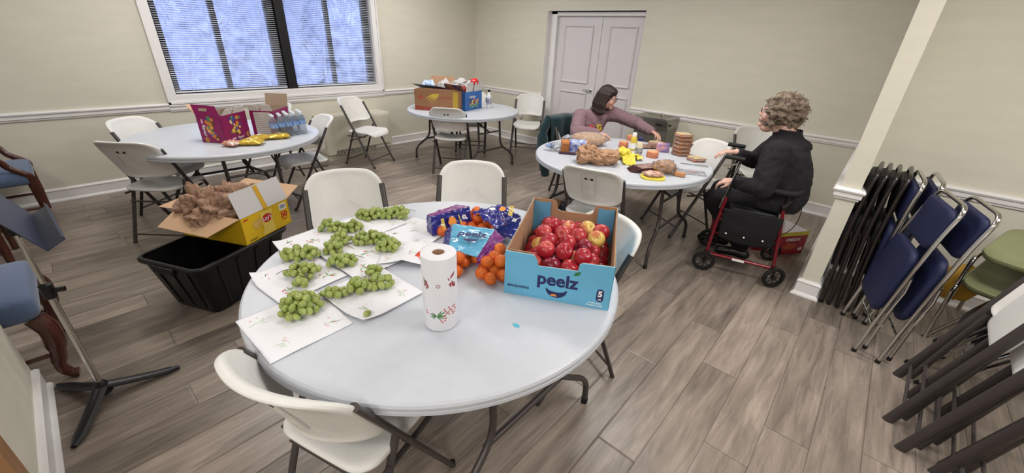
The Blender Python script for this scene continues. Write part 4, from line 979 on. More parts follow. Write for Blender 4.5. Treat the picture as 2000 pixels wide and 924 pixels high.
q = MB(); flat(q, [(.03, .02), (.10, .022), (.10, .025), (.03, .023)], LF(0, 0)); flat(q, [(.03, .012), (.09, .014), (.09, .017), (.03, .015)], LF(0, 0)); q.build('small_print', blackprint, lb, smooth=False)
bagm = mat('brown_plastic_film', (174, 142, 122), .34, spec=.5, var=.10, vs=10, trans=.12, ior=1.1, bump=.5, bs=70)
bt = thing('plastic_bag', 'heap of crumpled brown plastic grocery bags inside the yellow chips carton', 'plastic bag', (-3.07, .62, .52))
for k, (x, y, z, r_0) in enumerate(((-.06, -.13, .05, (.12, .12, .12)), (.07, -.06, .03, (.12, .11, .10)), (.02, .10, .03, (.13, .12, .11)), (-.12, .04, .03, (.12, .12, .10)), (.10, -.18, .0, (.08, .07, .07)), (.06, .03, .055, (.09, .08, .07)))):
    q = MB(); lump(q, (x, y, z), tuple(w_ * .90 for w_ in r_0), .75, 2.2, k * 3.1, 120, 76); q.build('crumpled_bag', bagm, bt, angle=180)
# ------------------------------------------------------------------ music stand
std = mat('stand_black_metal', (24, 24, 27), .35, metal=.2); dsk = mat('stand_desk_metal', (44, 52, 72), .42, spec=.5)
ms = thing('music_stand', 'black music stand with chrome pole and tilted desk by the near left wall', 'music stand', (-2.365, -.232, 0))
for (x, y) in ((.035, .285), (.275, -.13), (-.23, -.15)):
    q = MB(); d = V((x, y, 0)); L_ = d.length; u = d.normalized(); w_ = V((-u.y, u.x, 0)); rings = []
    for k in range(7):
        s = k / 6; c = u * (.0 + L_ * s) + V((0, 0, .055 * (1 - s) ** 1.5 + .012)); hw = .030 - .006 * s if k < 6 else .010; hz = .013 - .004 * s
        rings.append([c + w_ * (hw * math.cos(a_)) + V((0, 0, hz * math.sin(a_))) for a_ in [2 * PI * j / 10 for j in range(10)]])
    q.rings(rings); q.build('leg', std, ms)
q = MB(); q.lathe([(.036, .03), (.034, .06), (.022, .085), (.014, .095)], 20); q.build('hub', std, ms)
q = MB(); q.tube([(0, 0, .04), (0, 0, .62)], .0125, 16); q.build('lower_pole', chrome, ms)
q = MB(); q.tube([(0, 0, .6), (0, 0, .90)], .009, 14); q.build('upper_pole', chrome, ms)
q = MB(); q.lathe([(.016, .575), (.021, .58), (.021, .64), (.014, .648)], 16); q.tube([(.01, .02, .61), (.02, .05, .61)], .011, 10); q.build('clamp', blackm, ms)
q = MB(); q.tube([(-.03, 0, .90), (.03, 0, .90)], .018, 14); q.box((0, .0, .90), (.03, .03, .05)); q.build('tilt_knob', std, ms)
dk = thing('desk', None, None, (-.075, .055, .845)); dk.parent = ms; dk.rotation_euler = (math.radians(28), 0, math.radians(3))
q = MB(); o = [(-.25, 0), (.25, 0), (.25, .28), (.20, .34), (-.20, .34), (-.25, .28)]; q.prism(o, -.0015, .0015, frame((1, 0, 0), (0, 0, 1), (0, 0, 0))); q.build('desk_plate', dsk, dk, smooth=False)
q = MB(); q.box((0, .032, 0), (.50, .066, .003)); q.box((0, .064, .008), (.50, .003, .016)); q.build('ledge', dsk, dk, smooth=False)
# ------------------------------------------------------------------ wooden armchairs
uph = mat('blue_grey_upholstery', (84, 102, 134), .9, var=.08, vs=90, bump=.5, bs=300, sheen=.3)
def armchair(loc, rz, label, cab):
    t = thing('armchair', label, 'armchair', loc, rz, 'blue upholstered wooden armchairs')
    def sd(x, y, tt): return (x, y, .425 + tt * 1 + (.018 * (1 - (x / .27) ** 2) if tt > 0 else 0))
    q = MB(); so = []
    for x, y in rrect(.55, .50, .05, 5): so.append((x, y))
    so2 = []
    for i in range(len(so)):
        a, b = V(so[i]), V(so[(i + 1) % len(so)]); k = max(1, int((b - a).length / .06))
        for j in range(k): so2.append(tuple(a + (b - a) * j / k))
    q.slab(so2, .060, deform=sd, prof=[(.02, 1), (.5, 1), (.85, .97), (.95, .85), (.99, .6), (1, .0)]); q.build('seat', uph, t)
    q = MB(); q.box((0, -.245, .80), (.44, .05, .36), Matrix.Rotation(.12, 3, 'X')); q.build('back_cushion', uph, t, bev=.02)
    q = MB()
    q.tube(catmull([(-.24, -.26, .42), (-.24, -.27, .7), (-.235, -.31, 1.0), (-.15, -.325, 1.05), (0, -.33, 1.07), (.15, -.325, 1.05), (.235, -.31, 1.0), (.24, -.27, .7), (.24, -.26, .42)], 5), .019, 10); q.build('back_frame', woodm, t)
    for s in (-1, 1):
        q = MB()
        if cab: q.tube(catmull([(s * .25, .22, .375), (s * .262, .245, .30), (s * .255, .235, .18), (s * .245, .215, .08), (s * .25, .235, .028), (s * .255, .262, .018)], 5), [.040] * 5 + [.038] * 5 + [.030] * 4 + [.024] * 5 + [.022] * 3 + [.026] * 4, 12)
        else: q.tube([(s * .252, .222, .40), (s * .252, .225, .2), (s * .252, .222, 0)], [.027, .024, .018], 4)
        q.build('leg', woodm, t)
        q = MB(); q.tube([(s * .24, -.24, .40), (s * .24, -.25, .2), (s * .24, -.29, 0)], [.024, .022, .018], 4); q.build('leg', woodm, t)
        q = MB()
        q.tube(catmull([(s * .245, -.28, .68), (s * .262, -.15, .685), (s * .275, .0, .665), (s * .272, .10, .60), (s * .262, .14, .53), (s * .268, .20, .475), (s * .262, .232, .44), (s * .255, .225, .40)], 5), .020, 10, ry=.024); (q.build('arm', woodm, t) if not cab else q.b.free())
        q = MB(); q.tube([(s * .25, .2, .16), (s * .24, -.25, .16)], .011, 6); q.build('stretcher', woodm, t)
    q = MB(); q.tube([(-.245, 0, .16), (.245, 0, .16)], .011, 6); q.build('cross_stretcher', woodm, t)
    return t
armchair((-2.89, -.56, 0), 0, 'blue upholstered armchair with curved cabriole legs behind the music stand', True)
armchair((-4.45, -.72, 0), 0, 'wooden armchair in the middle of the row, mostly hidden behind the music stand desk', False)
armchair((-5.385, -.50, 0), 0, 'wooden armchair with blue seat farthest back, against the left wall rail', False)
# ------------------------------------------------------------------ drinking fountain
t = thing('drinking_fountain', 'stainless steel wall drinking fountain beside the double doors', 'drinking fountain', (-2.17, YB, .0))
q = MB(); q.box((0, -.17, .52), (.43, .34, .40)); q.build('cabinet', mat('grey_metal_panel', (128, 126, 120), .4, metal=.7), t, bev=.006, smooth=False)
q = MB(); q.rings([rr3(.46, .36, .69, .03)]) if False else q.rings([[p + V((0, -.18, 0)) for p in rr3(w_, d_, z_, .035)] for w_, d_, z_ in ((.44, .35, .685), (.475, .365, .70), (.48, .37, .80), (.475, .365, .822), (.40, .28, .824), (.34, .22, .80), (.10, .08, .775))]); q.build('basin', steelm, t, angle=35)
q = MB()
for s in (-1, 1):
    for k in range(17): q.box((s * .2165, -.17, .36 + k * .02), (.006, .28, .010))
q.build('louvres', steelm, t, smooth=False)
for x_ in (-.17, .12): q = MB(); q.box((x_, -.368, .745), (.085, .014, .03)); q.build('push_bar', blackm, t, bev=.008)
q = MB(); q.box((.242, -.30, .745), (.012, .06, .028)); q.build('push_bar', blackm, t, bev=.005)
q = MB(); q.tube([(.10, -.26, .80), (.10, -.262, .86), (.09, -.265, .875)], [.014, .012, .010], 8); q.build('bubbler', chrome, t)
# ------------------------------------------------------------------ red cracker box on the floor
rb = mat('red_carton', (150, 22, 38), .4, var=.04); ang2 = math.atan2(4.05 - 3.93 + .2, -.09 + .33)
cz = carton('cracker_box', 'empty red cracker carton standing open on the floor behind the rollator', 'box', (-.335, 3.93, 0), math.radians(55), .34, .26, .22, rb, MATS['white_carton'])
def CF(x, z, off=.0008): return face(.34, 'f', x, z, 0, off)
q = MB(); flat(q, [(0, .185), (.34, .185), (.34, .22), (0, .22)], CF(0, 0)); q.build('yellow_band', mat('lime_yellow_ink', (200, 190, 60), .5), cz)
q = MB(); flat(q, [(0, .185), (.26, .185), (.26, .22), (0, .22)], face(.34, 'l', 0, 0, .26)); q.build('yellow_band', MATS['lime_yellow_ink'], cz)
text('CHEEZ-IT', .036, whiteprint, cz, CF(.19, .145), bold=.001, name='logo_lettering')
text('45', .045, whiteprint, cz, CF(.30, .045), bold=.0015); text('45', .045, whiteprint, cz, face(.34, 'l', .21, .05, .26), bold=.0015)
q = MB(); flat(q, blob(12, .07, .035, .17, .08, .2), CF(0, 0)); q.build('cracker_print', mat('cracker_ink', (176, 84, 48), .6), cz)
q = MB(); flat(q, blob(14, .018, .018, .045, .045, 0), CF(0, 0)); q.build('round_badge', mat('rose_ink', (206, 120, 110), .6), cz)
q = MB(); q.box((.17, .258, .16), (.012, .008, .13)); q.build('divider_strip', rb, cz, smooth=False)
cy = carton('cracker_box', 'second red carton half hidden behind the rollator wheel', 'box', (-.49, 3.93, 0), math.radians(35), .20, .20, .20, rb, MATS['white_carton'])
q = MB(); flat(q, [(0, .165), (.20, .165), (.20, .20), (0, .20)], face(.2, 'f', 0, 0, 0)); q.build('yellow_band', MATS['lime_yellow_ink'], cy)
text('45', .045, whiteprint, cy, face(.2, 'f', .13, .05, 0), bold=.0015)
q = MB(); flat(q, blob(14, .018, .018, .05, .06, 0), face(.2, 'f', 0, 0, 0)); q.build('round_badge', MATS['rose_ink'], cy)
# boxes and bag under the sandwich table
ub = carton('fruit_box', 'open carton with sky blue flap on the floor under the sandwich table', 'box', (-2.20, 2.90, 0), math.radians(30), .32, .40, .14, cardl, cardm)
flap(ub, [(.01, 0, .14), (.31, 0, .14), (.31, .11, .145), (.01, .11, .145)], bluein)
q = MB(); lump(q, (0, 0, .13), (.17, .14, .15), .35, 2.5, 5, 44, 30, floor=.0); o = q.build('handbag', mat('black_soft_leather', (22, 20, 22), .35, spec=.6), angle=180); o.location = (-1.93, 3.16, .0); tag(o, 'soft black bag on the floor behind the white chair at the sandwich table', 'bag')
# ------------------------------------------------------------------ folded chairs by the wing wall
navyf = mat('navy_vinyl', (26, 32, 66), .55, spec=.4, var=.08, vs=20, bump=.3, bs=250); blkf = mat('black_vinyl', (18, 17, 18), .5); olive = mat('olive_plastic', (124, 128, 92), .38, var=.04); must = mat('mustard_plastic', (196, 150, 50), .5)
bf = mat('brown_black_enamel', (40, 33, 32), .25, spec=.6)
def folded(label, foot, width, up, fm, pm, seat=True, group='folded metal chairs'):
    """foot: middle of the feet; width: direction of the chair's width; up: leaning direction"""
    M = frame(width, up, foot)    # x width, y along the chair, z thickness
    t = thing('folded_chair', label, 'folded chair', foot, group=group); T = Matrix.Translation(-V(foot)) @ M
    q = MB(); q.T = T
    q.tube(bend([(-.215, 0, 0), (-.215, .55, 0), (-.20, .80, .012), (-.19, .985, .035), (.19, .985, .035), (.20, .80, .012), (.215, .55, 0), (.215, 0, 0)], .07, 6), .0115, 10); q.build('front_frame', fm, t)
    for s in (-1, 1):
        q = MB(); q.T = T; q.tube(bend([(s * .190, .035, .045), (s * .190, .52, .03), (s * .205, .58, .005)], .05), .0105, 10); q.build('rear_leg', fm, t)
        q = MB(); q.T = T; q.tube([(s * .20, .30, .03), (s * .20, .46, .035), (s * .20, .56, .02)], .007, 8); q.build('hinge_link', fm, t)
        q = MB(); q.T = T; q.tube([(s * .215, -.002, 0), (s * .215, .022, 0)], .0135, 10); q.tube([(s * .19, .03, .046), (s * .19, .055, .045)], .0125, 10); q.build('foot_cap', blackm, t)
    q = MB(); q.T = T; q.tube([(-.19, .16, .042), (.19, .16, .042)], .008, 8); q.build('crossbar', fm, t)
    q = MB(); q.T = T; q.slab([(x, y + .835) for x, y in rrect(.36, .24, .05, 5)], .016, deform=lambda x, y, tt: (x, y, .018 + tt - .02 * (1 - (x / .18) ** 2))); q.build('backrest', pm, t)
    q = MB(); q.T = T; q.slab([(x * (1 + .08 * y), y + .48) for x, y in rrect(.37, .42, .07, 5)], .021, deform=lambda x, y, tt: (x, y, -.012 + tt)); q.build('seat', pm, t)
    return t
def lean(dx, dy): return V((dx, dy, 1)).normalized()
for i, (x, y, l_) in enumerate(((.105, 3.60, 'black folded chair touching the wing wall end'), (.150, 3.605, 'second black folded chair from the wing wall end'), (.199, 3.60, 'third black folded chair from the wing wall end'), (.256, 3.605, 'black folded chair next to the first navy padded one'))):
    folded(l_, (x + .012, y, 0), (.02, 1, 0), lean(-.045, .02), bf, blkf)
folded('navy padded chrome chair standing upright beside the black folded chairs', (.300, 3.53, 0), (-.08, 1, 0), lean(-.03, .03), chrome, navyf)
folded('second upright navy padded chrome chair, right of the first upright one', (.365, 3.56, 0), (-.08, 1, 0), lean(-.01, .03), chrome, navyf)
folded('front navy padded chrome chair with its broad seat facing the room', (.295, 3.095, 0), (-.22, .97, 0), lean(.10, .05), chrome, navyf)
folded('navy padded chrome chair leaning just behind the front broad one', (.415, 3.070, 0), (-.20, .98, 0), lean(.10, .05), chrome, navyf)
folded('navy chrome chair at the far right edge under the wall rail', (.98, 3.62, 0), (.25, .95, 0), lean(.08, .04), chrome, navyf)
# olive plastic chairs stacked among the folded ones
def shellchair(loc, a, label, tilt):
    t = thing('folded_chair', label, 'folded chair', loc, group='folded metal chairs', rot=(0, tilt, a))
    q = MB(); q.slab([(x, y) for x, y in rrect(.42, .40, .09, 6)], .022, deform=lambda x, y, tt: (x, y, .0 + tt - .04 * (1 - (x / .21) ** 2) * (1 - (y / .2) ** 2))); q.build('seat', olive, t)
    q = MB(); q.tube(bend([(-.2, -.22, -.5), (-.2, -.2, -.03), (.2, -.2, -.03), (.2, -.22, -.5)], .05), .011, 10); q.tube(bend([(-.2, .22, -.5), (-.2, .2, -.03), (.2, .2, -.03), (.2, .22, -.5)], .05), .011, 10); q.build('leg_frame', chrome, t)
    return t
shellchair((.90, 3.34, .72), 1.2, 'olive plastic seat stacked on top behind the leaning chrome chairs', -.25)
shellchair((.90, 3.36, .53), 1.2, 'lower olive plastic seat in the dark gap under the upper one', -.3)
q = MB(); lump(q, (0, 0, 0), (.10, .08, .12), .15, 2, 1); o = q.build('mustard_cushion', must, angle=180); o.location = (.70, 3.52, .38); tag(o, 'mustard yellow cushion glimpsed behind the folded chrome chairs', 'cushion')
folded('chrome chair leaning low to the right over the folded white ones', (.635, 3.20, 0), (.20, .97, 0), lean(.50, .10), chrome, blkf)
folded('lowest chrome chair slanting right, feet beside the dark grey chair legs', (.665, 3.02, 0), (.15, .98, 0), lean(.62, .08), chrome, blkf)
# folded white plastic chairs
def folded_white(label, foot, width, up):
    M = frame(width, up, foot); t = thing('folded_white_chair', label, 'folded chair', foot, group='folded white plastic chairs'); T = Matrix.Translation(-V(foot)) @ M
    for s in (-1, 1):
        q = MB(); q.T = T; q.tube([(s * .226, 0, 0), (s * .226, .82, 0)], .013, 12, ry=.023, up=(0, 0, 1)); q.build('upright', dkmetal, t)
        q = MB(); q.T = T; q.tube([(s * .203, .05, .035), (s * .203, .55, .012)], .011, 12, ry=.016, up=(0, 0, 1)); q.build('leg', dkmetal, t)
    q = MB(); q.T = T; q.tube([(-.226, .10, 0), (.226, .10, 0)], .008, 8); q.build('stretcher', dkmetal, t)
    q = MB(); q.T = T; q.tube([(-.203, .16, .03), (.203, .16, .03)], .008, 8); q.build('stretcher', dkmetal, t)
    def bd(x, y, tt): return (x, y, tt + .055 * (1 - (x / .235) ** 2))
    q = MB(); q.T = T; q.slab(back_out(.462, .56, .885, .085, .05), .0165, deform=bd, prof=[(.02, .38), (.4, .38), (.68, .40), (.80, .55), (.89, .95), (.95, 1), (.985, .65), (1, 0)]); q.build('backrest', whitep, t, sub=1)
    q = MB(); q.T = T; q.slab([(x, y + .70) for x, y in rrect(.39, .34, .07, 6)], .016, deform=lambda x, y, tt: (x, y, .03 + tt)); q.build('seat', whitep, t)
    return t
Wl = ('folded white chair nearest the navy padded ones, rounded backrest facing left', 'second folded white chair from the navy padded ones', 'third folded white chair in the leaning row', 'fourth folded white chair in the leaning row', 'folded white chair at the bottom right corner')
for i, (x, y) in enumerate(((.535, 2.58), (.585, 2.41), (.645, 2.50), (.70, 2.36), (.70, 1.98))):
    folded_white(Wl[i], (x, y, 0), (.07, 1, 0), lean(.27, .0))
# ------------------------------------------------------------------ people
def caps(q, pts, rs, seg=14, fl=1.0):
    """tapered limb with spherical joints"""
    P = [V(p) for p in pts]
    for i in range(len(P) - 1):
        n = max(2, int((P[i + 1] - P[i]).length / .02)); L = [P[i].lerp(P[i + 1], k / n) for k in range(n + 1)]; R_ = [rs[i] + (rs[i + 1] - rs[i]) * k / n for k in range(n + 1)]
        q.tube(L, R_, seg)
    for p, r in zip(P, rs): q.ell(p, r, u=14, w=10)
def remesh(o, vs, it=4, fac=.5):
    d = o.modifiers.new('r', 'REMESH'); d.mode = 'VOXEL'; d.voxel_size = vs; d.use_smooth_shade = True
    d = o.modifiers.new('m', 'SMOOTH'); d.factor = fac; d.iterations = it; return o
def crease(o, strength, size):
    tx = bpy.data.textures.new('folds', 'CLOUDS'); tx.noise_scale = size; tx.noise_depth = 2
    d = o.modifiers.new('d', 'DISPLACE'); d.texture = tx; d.strength = strength; d.mid_level = .5; d.texture_coords = 'GLOBAL'; return o
def basis(fwd, up=(0, 0, 1)):
    f = V(fwd).normalized(); u = V(up); u = (u - f * u.dot(f)).normalized(); r = f.cross(u)
    return Matrix((r, f, u)).transposed()          # x right, y forward, z up
def head(q, c, B, s=1.0, full=1.0):
    def T(x, y, z): return V(c) + B @ V((x * s, y * s, z * s))
    def fn(u, v):
        a = 2 * PI * u; b = PI * (.002 + .996 * v); x = math.sin(b) * math.cos(a); y = math.sin(b) * math.sin(a); z = -math.cos(b)
        j = max(0, -z); w = .074 * (1 - .26 * j ** 1.6 * (2 - full)) ; dpt = .094 * (1 - .10 * j ** 2) if y > 0 else .102 * (1 - .35 * j ** 1.5)
        yy = y * dpt
        if y > 0 and z < 0: yy += .010 * j
        return T(x * w, yy, z * .118)
    q.grid(fn, 32, 24, closeu=True)
    q.rings([[T(x * k, y0 + dy, z0) for x, dy in ((-.010, -.012), (-.006, .006), (0, .012), (.006, .006), (.010, -.012))] for k, y0, z0 in ((.5, .088, .022), (.75, .094, .002), (1.1, .101, -.016), (1.45, .104, -.026), (.9, .090, -.034))])
    for sx in (-1, 1):
        q.ell(T(sx * .010, .092, -.026), (.008 * s, .009 * s, .006 * s)); q.ell(T(sx * .034, .078, .030), (.024 * s, .012 * s, .009 * s), B); q.ell(T(sx * .040, .066, -.030), (.024 * s, .022 * s, .026 * s), B)
        q.ell(T(sx * .076, -.004, -.008), (.008 * s, .018 * s, .030 * s), B)
    q.ell(T(0, .086, -.056), (.022 * s, .011 * s, .007 * s), B); q.ell(T(0, .084, -.068), (.018 * s, .011 * s, .007 * s), B); q.ell(T(0, .074, -.094), (.024 * s, .020 * s, .018 * s), B)
    return T
def eyes(T, B, parent, s=1.0):
    for sx in (-1, 1):
        q = MB(); q.ell(T(sx * .032, .076, .008), .0125 * s); q.build('eye', mat('eye_white', (225, 222, 220), .2), parent)
        q = MB(); q.ell(T(sx * .032, .0865, .008), .0045 * s); q.build('iris', mat('dark_iris', (50, 36, 30), .1), parent)
        q = MB(); q.tube([T(sx * .018, .090, .036), T(sx * .034, .090, .042), T(sx * .052, .078, .034)], .0022, 6); q.build('eyebrow', mat('brow_hair', (70, 50, 42), .8), parent)
def lips(T, B, parent, s=1.0):
    q = MB(); q.ell(T(0, .0955, -.0555), (.019 * s, .0035 * s, .0038 * s), B); q.ell(T(0, .0935, -.0645), (.016 * s, .004 * s, .0045 * s), B); q.build('lips', mat('lip_skin', (176, 96, 92), .4), parent)
def glasses(T, parent, m, s=1.0, rx=.024, rz=.018, w=.0016):
    q = MB()
    for sx in (-1, 1):
        q.tube([T(sx * .033 + rx * math.cos(2 * PI * k / 20), .104 - .25 * abs(rx * math.cos(2 * PI * k / 20)) * 0, .006 + rz * math.sin(2 * PI * k / 20)) for k in range(20)], w, 6, closed=True)
        q.tube([T(sx * (.033 + rx), .104, .010), T(sx * .074, .07, .012), T(sx * .078, -.01, .010)], w, 6)
    q.tube([T(-.010, .105, .010), T(0, .108, .013), T(.010, .105, .010)], w, 6); q.build('glasses', m, parent)
def hand(q, wrist, fwd, back, side, curl=.5, spread=.07, s=1.0, curls=None):
    """side=+1: thumb on the local -x side"""
    B = basis(fwd, back); W = V(wrist); T = lambda x, y, z: W + B @ V((x * s, y * s, z * s))
    # palm as a rounded block
    q.rings([[T(x * w, y, z * h + z0) for x, z in ((1, .3), (.8, 1), (0, 1.1), (-.8, 1), (-1, .3), (-1, -.4), (-.7, -1), (0, -.9), (.7, -1), (1, -.4))] for y, w, h, z0 in ((-.03, .024, .019, 0), (0, .026, .017, 0), (.03, .036, .015, 0), (.06, .041, .014, 0), (.085, .039, .0115, .001), (.095, .030, .008, 0))])
    Ls = ((.042, .026, .021), (.046, .029, .022), (.043, .027, .021), (.034, .021, .019))
    for i in range(4):
        x = side * (-.029 + .0195 * i); a = side * (-spread + spread * .62 * i); p = V((x, .083 - (.004 if i in (0, 3) else 0) - (.006 if i == 3 else 0), .001)); c = (curls[i] if curls else curl); b = -.12; pts = [T(*p)]; r = [.0098]
        for k, L in enumerate(Ls[i]):
            b -= c * (.62, .85, .55)[k]
            p = p + V((math.sin(a) * L * math.cos(b), math.cos(a) * L * math.cos(b), math.sin(b) * L)); pts.append(T(*p)); r.append((.0088, .0080, .0068)[k])
        caps(q, pts, [k * s * (.9 if i == 3 else 1) for k in r], 10)
    p = [T(-side * .020, .012, -.004), T(-side * .042, .040, -.012), T(-side * .053, .066, -.022), T(-side * .052, .088, -.030)]
    caps(q, p, [.0135 * s, .012 * s, .0098 * s, .0078 * s], 10)
    return T
# ---- woman in the mauve sweatshirt
NB = V((-2.335, 4.03, .985))
p1 = thing('person', 'seated woman with long dark brown hair, round glasses and mauve sweatshirt, reaching across the table', 'person', (-2.45, 3.93, .0))
OFF = V((-2.45, 3.93, 0))
class LMB(MB):
    def __init__(s, off): super().__init__(); s.T = Matrix.Translation(-off)
def LT(off):
    return lambda T: (lambda x, y, z: T(x, y, z) - off)
q = LMB(OFF)
Bh = basis((.95, .28, -.22)); HC = V((-2.24, 4.045, 1.118))
T1h = head(q, HC, Bh, .93)
caps(q, [HC + V((-.02, -.015, -.05)), NB + V((0, 0, .02)), NB + V((-.02, -.0, -.08))], [.054, .052, .07])
RS, RE, RW = V((-2.435, 3.845, .915)), V((-2.315, 3.625, .795)), V((-2.125, 3.745, .800))
LS, LE, LW = V((-2.215, 4.215, .935)), V((-1.985, 4.345, .850)), V((-1.765, 4.245, .815))
caps(q, [RS, RE, RW], [.045, .036, .025]); caps(q, [LS, LE, LW], [.045, .036, .025])
caps(q, [NB + V((-.02, 0, -.08)), V((-2.40, 3.98, .75)), V((-2.46, 3.93, .55))], [.09, .10, .12])
for s_, k_ in ((V((-2.40, 3.83, .53)), V((-2.03, 3.66, .52))), (V((-2.33, 4.02, .53)), V((-1.95, 3.88, .52)))):
    caps(q, [s_, k_, k_ + V((-.06, .04, -.42))], [.07, .055, .035])
hand(q, RW + V((.012, .008, 0)), (.84, .52, -.16), (-.25, -.1, 1), -1, .55, s=.88)
hand(q, LW + V((.010, -.004, 0)), (.88, -.40, -.18), (.1, .2, 1), 1, .60, s=.88, curls=(.5, .65, .7, .75))
o = remesh(q.build('body', skinm, p1), .0042, 3)
T1l = LT(OFF)(T1h)
eyes(T1l, Bh, p1, .93); lips(T1l, Bh, p1, .93); glasses(T1l, p1, mat('dark_glasses_frame', (38, 26, 26), .3), .93, .024, .021, .0019)
swm = mat('mauve_sweatshirt', (132, 106, 114), .95, var=.06, vs=40, bump=.4, bs=500)
q = LMB(OFF)
def torso(q, levels):
    q.rings([[V(c) + V(rt) * (w * math.cos(a)) + V(fw) * (d * math.sin(a) + (.02 if False else 0)) for a in [2 * PI * j / 28 for j in range(28)]] for c, rt, fw, w, d in levels])
rt = V((-.52, -.85, 0)).normalized(); fw = V((.85, -.52, 0)).normalized()
lv = []
for t_, w_, d_ in ((0, .19, .13), (.12, .195, .135), (.3, .18, .13), (.5, .178, .128), (.7, .185, .125), (.85, .185, .11), (.94, .14, .085), (1.0, .075, .068)):
    c = V((-2.475, 3.93, .50)).lerp(NB + V((-.008, 0, .005)), t_); r_t = (rt * (1 - t_) + (RS - LS).normalized() * t_).normalized(); f_t = V((0, 0, 1)).cross(r_t) * -1; lv.append((c, r_t, f_t if f_t.dot(fw) > 0 else -f_t, w_, d_))
torso(q, lv)
caps(q, [RS + V((.01, .02, 0)), RS, RE, RW.lerp(RE, .12)], [.084, .080, .068, .050]); caps(q, [LS + V((-.02, -.03, 0)), LS, LE, LW.lerp(LE, .10)], [.084, .078, .067, .050])
q.ell(LS.lerp(NB, .5) + V((-.02, 0, -.04)), .08); q.ell(RS.lerp(NB, .5) + V((0, 0, -.04)), .08)
o = crease(remesh(q.build('sweatshirt', swm, p1), .009, 6), .022, .06)
for a_, b_ in ((RW, RE), (LW, LE)):
    q = LMB(OFF); d = (b_ - a_).normalized(); q.tube([a_ + d * .004, a_ + d * .035], [.036, .046], 20); q.build('cuff', swm, p1)
q = LMB(OFF); n_ = V((.1, .02, 1)).normalized(); ra = V((0, 1, 0)).cross(n_).normalized(); rb_ = n_.cross(ra)
q.tube([NB + V((-.002, 0, .012)) + ra * .068 * math.cos(2 * PI * k / 24) + rb_ * .066 * math.sin(2 * PI * k / 24) for k in range(24)], .011, 8, closed=True); q.build('collar', swm, p1)
# printed letters on the chest
fc = (lv[4][2] + V((0, 0, .15))).normalized(); rr_t = lv[4][1]
Mc = frame(-rr_t, V((0, 0, 1)) - fc * fc.z, lv[4][0] + lv[4][2] * .128 - OFF + V((.014, 0, -.030)))
for ch, x_, c_ in (('O', -.075, (196, 82, 70)), ('h', -.032, (70, 60, 90)), ('G', .012, (190, 160, 60)), ('v', .055, (90, 60, 80))):
    text(ch, .075 if ch in 'OG' else .05, mat('shirt_ink_' + ch, c_, .9), p1, Mc @ Matrix.Translation((x_, 0, .020)), extrude=.020, bold=.004)
hair1 = mat('dark_brown_hair', (38, 23, 20), .45, spec=.5, var=.35, vs=9, stretch=(14, 14, .6), bump=.6, bs=40)
q = LMB(OFF)
def TH(x, y, z): return T1h(x, y, z)
q.ell(TH(0, -.022, .022), (.083, .100, .112), Bh, 24, 16); q.ell(TH(0, .045, .075), (.064, .045, .045), Bh)
for sx in (-1, 1):
    for k in range(5):
        y = .020 - .030 * k; z0 = .03; b0 = TH(sx * (.066 + .006 * (k > 0)), y, .05); b1 = TH(sx * .086, y - .012, -.06); dn = V((0, 0, -1))
        e1 = b1 + dn * (.055) + V((0, 0, 0)); e2 = e1 + dn * (.075 - .012 * abs(k - 2)) + (V((.012, -.012, 0)) if sx > 0 else V((0, 0, 0)))
        q.tube(catmull([b0, b1, e1, e2], 5), [.020] * 6 + [.023] * 5 + [.020] * 4 + [.008], 10)
for k in range(5):
    x = -.05 + .025 * k; q.tube(catmull([TH(x, -.085, .04), TH(x, -.108, -.06), TH(x, -.108, -.06) + V((0, 0, -.07)), TH(x, -.10, -.06) + V((0, 0, -.13))], 5), [.028] * 15 + [.01], 10)
q = q.build('hair', hair1, p1); remesh(q, .006, 4)
q = LMB(OFF); q.ell(TH(.083, -.016, -.07), .006); q.build('earring', chrome, p1)
jn = mat('dark_trousers', (36, 40, 54), .85, bump=.3, bs=400)
q = LMB(OFF)
for s_, k_ in ((V((-2.40, 3.83, .53)), V((-2.03, 3.66, .52))), (V((-2.33, 4.02, .53)), V((-1.95, 3.88, .52)))): caps(q, [s_, k_, k_ + V((-.06, .04, -.40))], [.088, .068, .05])
q.ell((-2.43, 3.93, .52), (.15, .16, .10)); remesh(q.build('trousers', jn, p1), .010, 3)
for k_ in (V((-2.09, 3.70, .04)), V((-2.01, 3.92, .04))):
    q = LMB(OFF); caps(q, [k_ + V((-.05, .02, 0)), k_ + V((.10, -.05, -.008))], [.04, .034]); remesh(q.build('shoe', mat('grey_shoe', (70, 70, 74), .6), p1), .006)
# coat over her chair
cm = mat('dark_green_fleece', (12, 44, 50), .95, var=.12, vs=30, bump=.6, bs=350, sheen=.3)
ca = 4.343; cc, cs_ = math.cos(ca), math.sin(ca)
def cw(x, y, z): return V((-2.42 - cc * x - cs_ * y, 3.90 - cs_ * x + cc * y, z))
q = MB(); q.T = Matrix.Translation(-V((-2.66, 3.86, 0)))
def cf(u, v):
    x = -.285 + .40 * u; zt = .905
    if v < .35:   # front side going down
        k = v / .35; y = -.215 + .02 * math.sin(u * 9); z = zt - .30 * (1 - k) - .0
        y = -.19; 
    else:
        k = (v - .35) / .65; y = -.31 - .035 * math.sin(k * 2.6) ; z = zt - .66 * k * (1 - .18 * u)
    if v < .35: z = zt - .26 * (1 - v / .35)
    bulge = .022 * math.sin(u * 17 + v * 2) * min(1, k if v > .35 else .3) + .015 * noise.noise(V((u * 4, v * 5, 2)))
    return cw(x - .03 * (v - .4), y - bulge, z - .03 * abs(u - .6))
q.grid(cf, 34, 40); o = q.build('coat', cm, solid=.022, sub=1, angle=180); o.location = (-2.66, 3.86, 0); tag(o, 'dark green fleece coat hanging over the back of the seated woman in mauve', 'coat')
q = MB(); q.T = Matrix.Translation(-V((-2.66, 3.86, 0)))
